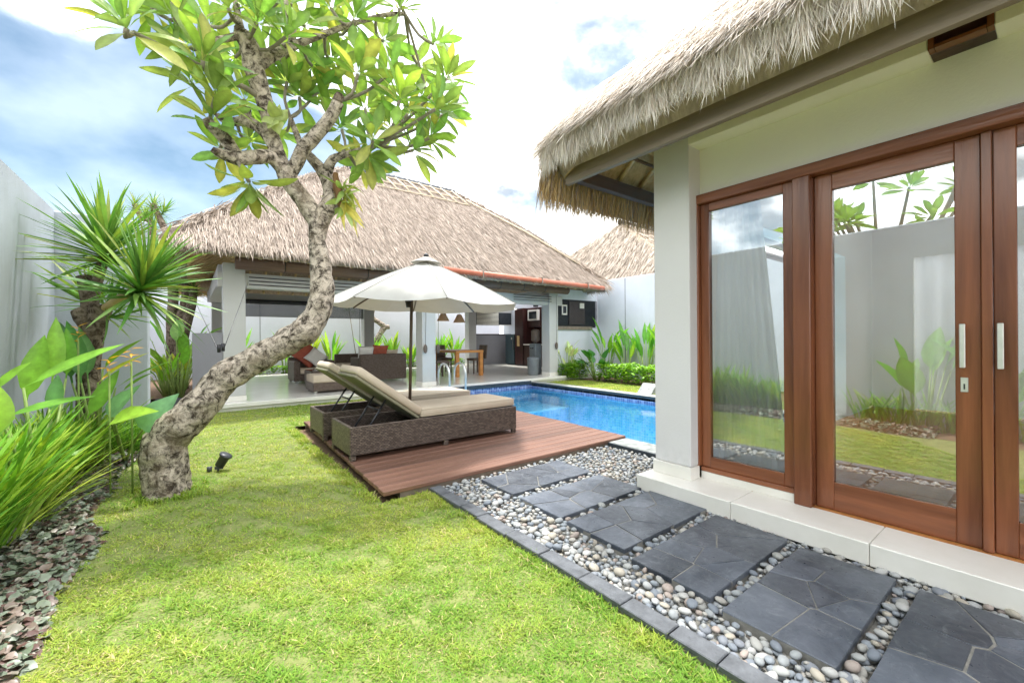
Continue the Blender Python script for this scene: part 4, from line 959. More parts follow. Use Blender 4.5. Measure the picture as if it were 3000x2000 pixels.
    # rafters and reed ceiling seen from below
    for k in range(24):
        x = 0.2 + k * .42
        xs = min(max(x, GX0), GX1); f = min(1, (x - RX0) / (GX0 - RX0)) if x < GX0 else (min(1, (RX1 - x) / (RX1 - GX1)) if x > GX1 else 1)
        tube('rafter', t, [(x, RY1 - .3, RZ - .18), (x, RY1 - .3 - (RY1 - .3 - GY) * f, RZ - .18 + (GZ - .45 - RZ + .05) * f)], .035, M_bamboo, 6)
        tube('rafter', t, [(x, RY0 + .3, RZ - .18), (x, RY0 + .3 + (GY - RY0 - .3) * f, RZ - .18 + (GZ - .45 - RZ + .05) * f)], .035, M_bamboo, 6)
    for k in range(14):
        y = 9.4 + k * .5; f = min(1, (y - RY0) / (GY - RY0)) if y < GY else (RY1 - y) / (RY1 - GY)
        tube('rafter', t, [(RX0 + .25, y, RZ - .18), (RX0 + .25 + (GX0 - RX0 - .25) * f, y, RZ - .18 + (GZ - .45 - RZ) * f)], .035, M_bamboo, 6)
    # kitchen end
    box('kitchen_wall', t, 11.72, 11.9, 9.82, 16.0, .141, 3.0, M_wall_b)
    box('end_wall', t, 9.07, 10.995, 9.62, 9.78, -.05, 1.62, M_wall_b, 0.004); box('end_wall', t, 9.07, 10.995, 9.62, 9.80, 2.52, 2.85, M_wall_b, 0.004)
    box('window_ledge', t, 9.07, 10.7, 9.56, 9.618, 1.55, 1.66, M_fascia, 0.004)
    lv = box('louvre_window', t, 9.08, 10.99, 9.685, 9.70, 1.625, 2.518, M_dblind)
    for k in range(22): box('louvre', lv, 9.122, 10.99, 9.60, 9.66, 1.675 + k * .0385, 1.697 + k * .0385, M_dblind, 0, None)
    box('shutter_panel', lv, 9.62, 10.35, 9.585, 9.598, 1.72, 2.46, M_shut)
    for k in range(17): box('louvre', lv, 9.63, 10.34, 9.57, 9.584, 1.74 + k * .0415, 1.765 + k * .0415, M_shut)
    box('picture', lv, 10.1, 10.3, 9.555, 9.568, 2.25, 2.42, M_whitecloth)
    box('window_frame', lv, 9.30, 9.52, 9.56, 9.59, 2.02, 2.34, M_whitecloth); box('window_pane', lv, 9.34, 9.48, 9.553, 9.559, 2.07, 2.29, M_screen)
    # low screen wall and white blind towards the back right
    box('low_wall', t, 9.78, 11.7, 15.40, 15.55, .141, 1.45, M_grey, 0.004); box('wall_cap', t, 9.765, 11.7, 15.38, 15.57, 1.452, 1.485, M_black)
    sb = box('slat_blind', t, 9.775, 11.71, 15.365, 15.378, 1.90, 2.86, M_dblind); box('lower_rail', sb, 9.78, 11.70, 15.30, 15.362, 1.86, 1.90, M_whitecloth)
    for k in range(16): box('slat', sb, 9.80, 10.95, 15.31, 15.335, 1.92 + k * .056, 1.950 + k * .056, M_white, 0, Matrix.Identity(4))
M_lat = wood('pale_bamboo', (0.50, 0.42, 0.30), (0.68, 0.58, 0.43), 0, 0.6, 10)
pavilion()

def kitchen():
    t = thing('fridge', 'steel grey refrigerator at the back right of the pavilion', 'fridge', (11.4, 14.7, .14))
    box('fridge_body', t, 11.13, 11.7, 14.36, 14.98, .17, 1.46, M_black, 0.006)
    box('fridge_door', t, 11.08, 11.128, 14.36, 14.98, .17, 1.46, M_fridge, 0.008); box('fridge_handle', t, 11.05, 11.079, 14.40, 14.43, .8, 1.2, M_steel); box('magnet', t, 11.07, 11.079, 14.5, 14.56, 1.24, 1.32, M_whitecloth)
    box('foot', t, 11.15, 11.65, 14.38, 14.96, .141, .169, M_black)
    t = thing('tall_cupboard', 'tall dark wooden cupboard beside the refrigerator', 'cupboard', (11.4, 14, .14))
    box('cupboard_body', t, 11.08, 11.7, 13.72, 14.28, .141, 2.55, M_cab, 0.005); box('cupboard_door', t, 11.055, 11.079, 13.73, 14.27, .2, 2.5, M_cab, 0.004); box('handle_panel', t, 11.035, 11.054, 13.95, 14.10, .95, 1.40, M_bamboo)
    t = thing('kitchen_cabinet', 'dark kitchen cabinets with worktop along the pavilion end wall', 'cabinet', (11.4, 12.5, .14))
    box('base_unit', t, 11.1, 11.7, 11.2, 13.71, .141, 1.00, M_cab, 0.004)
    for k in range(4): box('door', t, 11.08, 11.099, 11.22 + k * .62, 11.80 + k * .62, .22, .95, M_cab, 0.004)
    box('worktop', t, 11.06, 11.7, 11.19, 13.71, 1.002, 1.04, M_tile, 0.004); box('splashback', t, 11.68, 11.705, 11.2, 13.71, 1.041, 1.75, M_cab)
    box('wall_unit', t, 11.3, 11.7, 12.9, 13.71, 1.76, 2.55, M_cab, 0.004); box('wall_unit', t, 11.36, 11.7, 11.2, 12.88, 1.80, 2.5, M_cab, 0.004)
    o = thing('microwave', 'white framed microwave set in the dark wall units', 'microwave', (11.2, 13.1, 2.0)); box('case', o, 11.18, 11.298, 12.92, 13.55, 2.02, 2.45, M_whitecloth, 0.006); box('microwave_door', o, 11.165, 11.179, 12.99, 13.45, 2.08, 2.38, M_screen)
    o = thing('wall_speaker', 'small black speaker mounted above the kitchen opening', 'speaker', (11.2, 13, 2.5)); box('speaker_case', o, 11.15, 11.3, 13.0, 13.16, 2.56, 2.80, M_black, 0.01); box('grille', o, 11.14, 11.149, 13.02, 13.14, 2.58, 2.78, M_dblind); box('wall_bracket', o, 11.3, 11.715, 13.06, 13.1, 2.66, 2.70, M_black)
    t = thing('waste_bin', 'grey tapered plastic waste bin next to the right column', 'bin', (8.45, 9.98, .14))
    prof = [(0, .141), (.15, .141), (.165, .2), (.185, .62), (.185, .66), (.17, .69), (.06, .70), (0, .70)]
    bm = bmesh.new(); n = 24; rg = [[bm.verts.new((8.47 + r * math.cos(a * 2 * math.pi / n), 10.02 + r * math.sin(a * 2 * math.pi / n), z)) for a in range(n)] for r, z in prof[1:-1]]
    for i in range(len(rg) - 1):
        for k in range(n): bm.faces.new((rg[i][k], rg[i][(k + 1) % n], rg[i + 1][(k + 1) % n], rg[i + 1][k]))
    bm.faces.new(rg[-1]); link('bin_body', bm_mesh('bin_body', bm, M_bin, True), t); box('swing_lid', t, 8.39, 8.55, 9.92, 10.12, .70, .715, M_bin, 0.003)
    t = thing('water_dispenser', 'slim dark water dispenser with a clear bottle behind the right column', 'dispenser', (8.75, 10.2, .14))
    box('cabinet', t, 8.60, 8.88, 10.06, 10.36, .141, 1.12, M_bin, 0.02); box('tap', t, 8.58, 8.60, 10.15, 10.19, .95, 1.0, M_black); box('tap', t, 8.58, 8.60, 10.24, 10.28, .95, 1.0, M_black)
    tube('bottle', t, [(8.74, 10.21, z) for z in (1.12, 1.17, 1.2, 1.52, 1.56, 1.58)], [.04, .06, .135, .135, .10, .02], M_chair, 16)
kitchen()

# ---- pavilion furniture
def wicker_seat(name, label, x0, x1, y0, y1, back, arms, seatc=M_cush, h=.62, group=None):
    """back in 'n','s','e','w'; arms list of sides"""
    t = thing(name, label, 'sofa' if x1 - x0 > 1.1 else 'armchair', ((x0 + x1) / 2, (y0 + y1) / 2, .14), group)
    zb = .19; w = .15
    sides = {'w': (x0, x0 + w, y0, y1), 'e': (x1 - w, x1, y0, y1), 's': (x0, x1, y0, y0 + w), 'n': (x0, x1, y1 - w, y1)}
    ix0, ix1, iy0, iy1 = x0, x1, y0, y1
    for s in arms + [back]:
        if s == 'w': ix0 += w
        if s == 'e': ix1 -= w
        if s == 's': iy0 += w
        if s == 'n': iy1 -= w
    a = list(sides[back]);  box('backrest', t, *a, zb, zb + h, M_wick2, 0.02)
    for s in arms:
        a = list(sides[s])
        if back in 'ns' and s in 'we':
            if back == 'n': a[3] -= w + .002
            else: a[2] += w + .002
        if back in 'we' and s in 'ns':
            if back == 'e': a[1] -= w + .002
            else: a[0] += w + .002
        box('armrest', t, *a, zb, zb + h * .86, M_wick2, 0.02)
    box('seat_base', t, ix0 + .002, ix1 - .002, iy0 + .002, iy1 - .002, zb, .38, M_wick2, 0.008)
    box('seat_cushion', t, ix0 + .006, ix1 - .006, iy0 + .006, iy1 - .006, .382, .52, seatc, 0.035, seg=3, smooth=True)
    for (x, y) in ((x0 + .03, y0 + .03), (x1 - .09, y0 + .03), (x0 + .03, y1 - .09), (x1 - .09, y1 - .09)): box('foot', t, x, x + .06, y, y + .06, .1405, zb, M_steel)
    return t
def cushion(label, c, s, nrm, roll, mat):
    bm = bmesh.new(); bmesh.ops.create_grid(bm, x_segments=10, y_segments=10, size=.5); V = []
    top = [(v.co.x, v.co.y) for v in bm.verts]; bm.free(); bm = bmesh.new(); N = 11; g = {}
    for sgn in (1, -1):
        for i in range(N):
            for j in range(N):
                x = i / (N - 1) - .5; y = j / (N - 1) - .5; e = (1 - (2 * x) ** 4) * (1 - (2 * y) ** 4)
                if sgn == -1 and (i in (0, N - 1) or j in (0, N - 1)): g[(sgn, i, j)] = g[(1, i, j)]; continue
                pin = 1 - .10 * (1 - abs(2 * y) ** 2) * abs(2 * x) ** 4; pin2 = 1 - .10 * (1 - abs(2 * x) ** 2) * abs(2 * y) ** 4
                g[(sgn, i, j)] = bm.verts.new((x * s * pin, y * s * pin2, sgn * .14 * s * e ** .6))
    for sgn in (1, -1):
        for i in range(N - 1):
            for j in range(N - 1):
                f = [g[(sgn, i, j)], g[(sgn, i + 1, j)], g[(sgn, i + 1, j + 1)], g[(sgn, i, j + 1)]]
                try: bm.faces.new(f if sgn == 1 else f[::-1])
                except ValueError: pass
    M = Matrix.Translation(c) @ Vector(nrm).to_track_quat('Z', 'Y').to_matrix().to_4x4() @ Matrix.Rotation(roll, 4, 'Z')
    o = link('cushion', bm_mesh('cushion', bm, mat, True)); o.matrix_basis = M; tag(o, label, 'cushion'); return o
wicker_seat('armchair', 'brown wicker armchair with terracotta cushion, left inside the pavilion', 2.15, 3.17, 12.25, 13.15, 'n', ['w', 'e'])
cushion('terracotta diamond-set cushion leaning in the left armchair', (2.62, 12.86, .86), .62, (0, -1, .45), R(45), M_red)
cushion('white diamond-set cushion in front of the terracotta one', (2.78, 12.66, .80), .48, (0.1, -1, .5), R(45), M_whitecloth)
wicker_seat('sofa', 'brown wicker sofa with its back to the pool', 3.56, 4.84, 11.25, 12.15, 's', ['w', 'e'], h=.70)
cushion('white cushion at the left end of the sofa back', (3.78, 11.50, .90), .44, (0, 1, .35), 0, M_whitecloth)
cushion('terracotta cushion showing above the sofa back', (4.16, 11.50, .92), .46, (0, 1, .35), .05, M_red)
cushion('beige cushion right of the terracotta one on the sofa', (4.50, 11.50, .84), .36, (0, 1, .35), 0, M_cush)
wicker_seat('sofa', 'dark wicker sofa with beige seat behind the other sofa', 3.75, 5.0, 13.7, 14.6, 'n', ['e'])
def ottoman(name, label, x0, x1, y0, y1, cush, h=.36):
    t = thing(name, label, 'ottoman' if cush else 'coffee table', ((x0 + x1) / 2, (y0 + y1) / 2, .14))
    box('wicker_base', t, x0, x1, y0, y1, .19, h, M_wick2, 0.012)
    if cush: box('seat_cushion', t, x0 + .005, x1 - .005, y0 + .005, y1 - .005, h + .002, h + .17, M_cush, 0.03, seg=3, smooth=True)
    else: box('glass_top', t, x0 + .02, x1 - .02, y0 + .02, y1 - .02, h + .001, h + .012, M_screen)
    for (x, y) in ((x0 + .03, y0 + .03), (x1 - .09, y0 + .03), (x0 + .03, y1 - .09), (x1 - .09, y1 - .09)): box('foot', t, x, x + .06, y, y + .06, .1405, .19, M_steel)
ottoman('ottoman', 'wicker ottoman with thick beige cushion near the pavilion edge', 2.06, 2.95, 9.66, 10.36, True)
ottoman('coffee_table', 'low brown wicker coffee table behind the ottoman', 2.30, 3.25, 10.95, 11.75, False, .52)
o = link('ashtray', None); tag(o, 'small blue bowl on the wicker coffee table', 'bowl'); o.location = (3.1, 11.1, .532)
tube('bowl_side', o, [(3.1, 11.1, .533), (3.1, 11.1, .545), (3.1, 11.1, .59)], [.05, .075, .09], surf('blue_glaze', (.08, .15, .4), (.14, .22, .5), .2, 5), 18)
def dining():
    t = thing('dining_table', 'orange teak dining table under the pendant lamps', 'table', (6.8, 11.8, .14))
    box('tabletop', t, 6.30, 7.28, 11.0, 12.6, .86, .93, M_teak, 0.008)
    for (x, y) in ((6.31, 11.01), (7.16, 11.01), (6.31, 12.48), (7.16, 12.48)): box('leg', t, x, x + .11, y, y + .11, .1405, .858, M_teak, 0.006)
    def chair(label, x, y, rz):
        t = thing('dining_chair', label, 'chair', (x, y, .14), 'taupe dining chairs')
        M = Matrix.Translation((x, y, .14)) @ Matrix.Rotation(rz, 4, 'Z')
        box('seat', t, -.22, .22, -.22, .22, .42, .50, M_chair, 0.02, M)
        box('backrest', t, -.22, .22, .17, .225, .50, .96, M_chair, 0.015, M @ Matrix.Translation((0, .03, 0)) @ Matrix.Rotation(R(-6), 4, 'X'))
        for (a, b) in ((-.2, -.2), (.16, -.2), (-.2, .17), (.16, .17)): box('leg', t, a, a + .04, b, b + .04, 0.0005, .419, M_chair, 0.004, M)
    chair('taupe dining chair at the left side of the teak table', 5.95, 11.35, R(90))
    chair('taupe dining chair at the far end of the teak table', 6.9, 12.9, 0)
    chair('taupe dining chair tucked under the right side of the table', 7.55, 11.9, R(-90))
    for i, (x, y, z, lb) in enumerate(((6.30, 11.8, 1.98, 'left woven pendant lamp over the dining table'), (6.88, 11.8, 1.94, 'right woven pendant lamp over the dining table'))):
        t = thing('pendant_lamp', lb, 'lamp', (x, y, z - .12), 'pendant lamps over the dining table')
        V, F, T = tube_arrays([(x, y, z - .13), (x, y, z + .06), (x, y, z + .13)], [.20, .10, .06], 20, cap=False)
        link('lamp_shade', npmesh('lamp_shade', V, [F], M_glasslight, np.tile(np.array([.86, .60, .38]), (len(V), 1)), smooth=True), t); tube('lamp_cord', t, [(x, y, z + .12), (x, y, 4.9)], .006, M_black, 5)
dining()
# blind cord weights on the two front columns
def cord(label, x, y, z0, z1):
    t = thing('blind_cord_cleat', label, 'cord cleat', (x, y, z0)); tube('cord', t, [(x, y, z1), (x + .02, y, (z0 + z1) / 2), (x, y, z0 + .1)], .006, M_chair, 5)
    bm = bmesh.new(); bmesh.ops.create_uvsphere(bm, u_segments=12, v_segments=8, radius=1); bm.transform(Matrix.Translation((x, y, z0)) @ Matrix.Diagonal((.055, .03, .11, 1))); link('weight', bm_mesh('weight', bm, M_chair, True), t)
cord('left hanging cord weight on the middle front column', 4.52, 9.375, 1.05, 2.6); cord('right hanging cord weight beside the middle front column', 4.86, 9.375, 1.05, 2.6); cord('hanging cord weight on the right front column', 8.95, 9.455, 1.05, 2.6)

# neighbour roof beyond the right wall
def neighbour():
    t = thing('neighbour_house', 'neighbouring thatched roof rising beyond the right boundary wall', 'building', (16, 12, 0))
    x0, x1, y0, y1, z0 = 11.9, 21.0, 7.0, 15.5, 3.35; g = (14.2, 18.6, 11.1, 6.0)
    box('wall_body', t, 12.6, 20.4, 7.7, 14.8, -.05, 3.6, M_wall_b)
    hip_roof(t, x0, x1, y0, y1, z0, g[0], g[1], g[2], g[3], M_thbase, bulge=.06)
    PALN = [(0.45, 0.385, 0.32), (0.50, 0.43, 0.36), (0.39, 0.335, 0.28), (0.54, 0.47, 0.395)]
    A, B, C4, D4 = (x0, y0, z0), (x1, y0, z0), (g[1], g[2], g[3]), (g[0], g[2], g[3]); parts = []
    parts.append(thatch_patch(roof_face(A, B, D4, C4, .06), 9000, (.25, .5), .03, .07, PALN, .14))
    parts.append(thatch_patch(roof_face((x0, y1, z0), (x0, y0, z0), D4, (g[0], g[2], g[3] + .001), .06), 12000, (.25, .5), .028, .07, PALN, .14))
    eave_fringe(parts, (x0, y0, z0), (x0, y1, z0), 4000, (.2, .4), .02, PALN, (-1, 0, 0))
    V, F, C = merge(parts); o = link('thatch_straw', npmesh('thatch_straw', V, F, M_straw, C), t); o['kind'] = 'stuff'
    tube('ridge_cap', t, [(g[0] - .1, g[2], g[3] + .05), (g[1], g[2], g[3] + .05)], .11, M_border, 10)
neighbour()

# ================================================================== LOUNGERS, UMBRELLA, LADDER, SPOT LIGHT
def lounger(label, y0, y1, x0=1.25, x1=3.34):
    t = thing('sun_lounger', label, 'sun lounger', ((x0 + x1) / 2, (y0 + y1) / 2, .08), 'wicker sun loungers on the deck')
    zb, zt, w = .135, .42, .035
    box('side_panel', t, x0, x1, y0, y0 + w, zb, zt, M_wick, 0.006); box('side_panel', t, x0, x1, y1 - w, y1, zb, zt, M_wick, 0.006)
    box('head_panel', t, x0, x0 + w, y0 + w + .001, y1 - w - .001, zb, zt, M_wick, 0.005); box('foot_panel', t, x1 - w, x1, y0 + w + .001, y1 - w - .001, zb, zt, M_wick, 0.005)
    box('base_panel', t, x0 + w, x1 - w, y0 + w, y1 - w, zb, zb + .02, M_black)
    for x in (x0 + .002, (x0 + x1) / 2, x1 - .06):
        for y in (y0 + .002, y1 - .05): box('leg', t, x, x + .055, y, y + .048, .0805, zb - .001, M_wick, 0.003)
    px = 2.0
    box('seat_panel', t, px, x1 - w - .001, y0 + w + .001, y1 - w - .001, zt - .03, zt + .004, M_wick)
    box('seat_cushion', t, px + .02, x1 - .01, y0 + .015, y1 - .015, zt + .006, zt + .105, M_cush, 0.035, seg=3, smooth=True)
    for z in (zt + .02, zt + .092): tube('piping', t, [(px + .03, y0 + .022, z), (x1 - .02, y0 + .022, z), (x1 - .017, y1 - .022, z), (px + .03, y1 - .022, z), (px + .03, y0 + .022, z)], .006, M_cush, 6)
    L = .86; an = R(36)
    M = Matrix.Translation((px, 0, zt - .01)) @ Matrix.Rotation(-math.pi + an, 4, 'Y')      # local +X runs from pivot towards the head, raised
    M = Matrix.Translation((px, 0, zt - .01)) @ Matrix(((-math.cos(an), 0, math.sin(an), 0), (0, 1, 0, 0), (math.sin(an), 0, math.cos(an), 0), (0, 0, 0, 1)))
    def bx(n, p, a, b, c, d, e, f, m, bev=0, seg=1, sm=False):
        bm = bmesh.new(); bm_box(bm, a, b, c, d, e, f, bev, None, seg); bm.transform(M); bmesh.ops.recalc_face_normals(bm, faces=bm.faces); return link(n, bm_mesh(n, bm, m, sm), p)
    br = bx('backrest', t, 0, L, y0 + .04, y1 - .04, 0, .03, M_olive, 0.006)
    bx('back_cushion', t, .01, L + .02, y0 + .03, y1 - .03, .033, .125, M_cush, 0.035, 3, True)
    # folding prop frame under the backrest
    A = M @ Vector((.40, 0, -.005)); fx, fz = x0 + .14, zb + .08
    for y in (y0 + .16, y1 - .16): tube('prop_leg', t, [(A.x, y, A.z), (fx, y, fz)], .011, M_black, 8)
    for f in (.25, .95): tube('prop_bar', t, [(A.x + (fx - A.x) * f, y0 + .16, A.z + (fz - A.z) * f), (A.x + (fx - A.x) * f, y1 - .16, A.z + (fz - A.z) * f)], .010, M_black, 8)
    for k in range(6): box('ratchet_tooth', t, x0 + .2 + k * .06, x0 + .215 + k * .06, y0 + .14, y1 - .14, zb + .02, zb + .06 + .012 * (k % 2), M_steel)
M_olive = surf('olive_canvas', (0.20, 0.19, 0.13), (0.26, 0.245, 0.17), 0.9, 6, None, .15, 120)
lounger('nearer wicker sun lounger with raised beige backrest', 4.29, 4.98)
lounger('farther wicker sun lounger behind the umbrella pole', 5.36, 6.05)
def umbrella():
    bx_, by_ = 2.25, 5.15
    t = thing('parasol', 'cream canvas parasol standing between the two loungers', 'parasol', (bx_, by_, .08))
    # heavy base hidden between the loungers
    bm = bmesh.new(); bmesh.ops.create_cone(bm, cap_ends=True, segments=28, radius1=.15, radius2=.13, depth=.07); bm.transform(Matrix.Translation((bx_, by_, .1155))); bmesh.ops.bevel(bm, geom=list(bm.edges), offset=.008, segments=2, affect='EDGES'); link('base', bm_mesh('base', bm, M_black, True), t)
    tube('pole', t, [(bx_, by_, .15), (bx_ + .04, by_ - .03, 2.26)], .020, M_dpole, 14)
    rad = 1.27; c = Vector((bx_ + .19, by_ - .13, 0)); right = Vector((.795, -.607, 0)); fwd = Vector((.607, .795, 0))
    def rim(k, rr=1.0, dz=0): 
        a = R(22.5 + 45 * k) + HEAD * 0 + R(6); d = Vector((math.cos(a), math.sin(a), 0)) * rad * rr
        z = 2.31 - .585 * rr ** 1.0 + .02 * math.sin(rr * math.pi) - d.dot(right) * .02 + dz
        return Vector((c.x + d.x, c.y + d.y, z))
    bm = bmesh.new(); rings = []; NR = 8; SUB = 4
    for i in range(1, NR + 1):
        rr = i / NR; ring = []
        for k in range(8):
            a, b = rim(k, rr), rim(k + 1, rr)
            for q in range(SUB):
                f = q / SUB; p = a.lerp(b, f); p.z -= .035 * rr * math.sin(f * math.pi); pc = Vector((c.x, c.y, p.z)); p = p + (pc - p) * (.03 * math.sin(f * math.pi) * rr)
                ring.append(bm.verts.new(p))
        rings.append(ring)
    ap = bm.verts.new((c.x, c.y, 2.315)); n = 8 * SUB
    for k in range(n): bm.faces.new((ap, rings[0][k], rings[0][(k + 1) % n]))
    for i in range(NR - 1):
        for k in range(n): bm.faces.new((rings[i][k], rings[i + 1][k], rings[i + 1][(k + 1) % n], rings[i][(k + 1) % n]))
    link('canopy', bm_mesh('canopy', bm, M_canopy), t)
    # vent cap
    bm = bmesh.new(); tp = bm.verts.new((c.x, c.y, 2.375)); rg = []
    for k in range(8):
        p = rim(k, .16, .055); rg.append(bm.verts.new(p))
    for k in range(8): bm.faces.new((tp, rg[k], rg[(k + 1) % 8]))
    link('vent_cap', bm_mesh('vent_cap', bm, M_canopy), t)
    tube('finial', t, [(c.x, c.y, 2.35), (c.x, c.y, 2.385), (c.x, c.y, 2.41)], [.03, .035, .008], M_black, 10)
    for z, r1, r2 in ((1.80, .042, .055), (1.87, .055, .04), (1.74, .03, .042)): tube('hub', t, [(bx_, by_, z - .035), (bx_, by_, z + .035)], [r1, r2], M_black, 14)
    for k in range(8):
        a, b = rim(k, .06, -.015), rim(k, .985, -.012)
        tube('seam', t, [rim(k, q, .004) for q in (.05, .3, .55, .8, .995)], .004, M_canopy, 5)
        rb = tube('rib', t, [a, b], .010, M_dpole, 6); m = rim(k, .45, -.02)
        tube('strut', rb, [(bx_, by_, 1.84), m], .008, M_black, 6)
    M_ = None
M_dpole = wood('dark_pole_wood', (0.06, 0.04, 0.028), (0.12, 0.08, 0.055), 2, .45)
def canopy_mat():
    m, nt, b = nodes('canopy_canvas'); t = tex(nt, 'Noise', 3, 6); r = ramp(nt, (.40, .395, .375), (.46, .455, .43)); nt.links.new(t.outputs[0], r.inputs[0]); nt.links.new(r.outputs[0], b.inputs['Base Color']); b.inputs['Roughness'].default_value = .9; b.inputs['Specular IOR Level'].default_value = .15
    tr = nt.nodes.new('ShaderNodeBsdfTranslucent'); tr.inputs[0].default_value = (.5, .46, .34, 1); ms = nt.nodes.new('ShaderNodeMixShader'); ms.inputs[0].default_value = .07
    nt.links.new(b.outputs[0], ms.inputs[1]); nt.links.new(tr.outputs[0], ms.inputs[2]); nt.links.new(ms.outputs[0], nt.nodes['Material Output'].inputs[0]); return m
M_canopy = canopy_mat()
umbrella()
def ladder():
    t = thing('pool_ladder', 'chrome pool ladder handrails at the far pool edge', 'ladder', (5.15, 9.15, .14))
    for x in (4.93, 5.38):
        pts = [(x, 9.50, .1405), (x, 9.50, .40)] + [(x, 9.22 + .28 * math.cos(a), .42 + .26 * math.sin(a)) for a in np.linspace(0.1, math.pi - .1, 12)] + [(x, 8.94, .38), (x, 8.94, -.95)]
        tube('handrail', t, pts, .026, M_rail, 12)
    for z in (-.30, -.55, -.8): box('step', t, 4.95, 5.36, 8.90, 8.98, z, z + .03, M_steel)
ladder()
def spotlight():
    p = Vector((0.200, 5.100, 0.000)); t = thing('garden_spotlight', 'small black garden spotlight stuck in the lawn by the trunk', 'spotlight', p)
    d = Vector((.45, -.2, .85)).normalized(); a = p + Vector((0.02, 0, .05))
    tube('stake', t, [p + Vector((0, 0, -.03)), a], .010, M_spot, 8); box('bracket', t, p.x - .02, p.x + .05, p.y - .02, p.y + .02, .02, .045, M_spot)
    tube('lamp_housing', t, [a - d * .01, a, a + d * .10, a + d * .105, a + d * .125], [.02, .042, .045, .058, .058], M_spot, 16)
    tube('junction_box', t, [p + Vector((-.06, .02, 0)), p + Vector((-.06, .02, .05))], .022, M_spot, 10)
M_spot = surf('dark_blue_grey_metal', (.03, .033, .04), (.06, .065, .075), .4, 10)
spotlight()
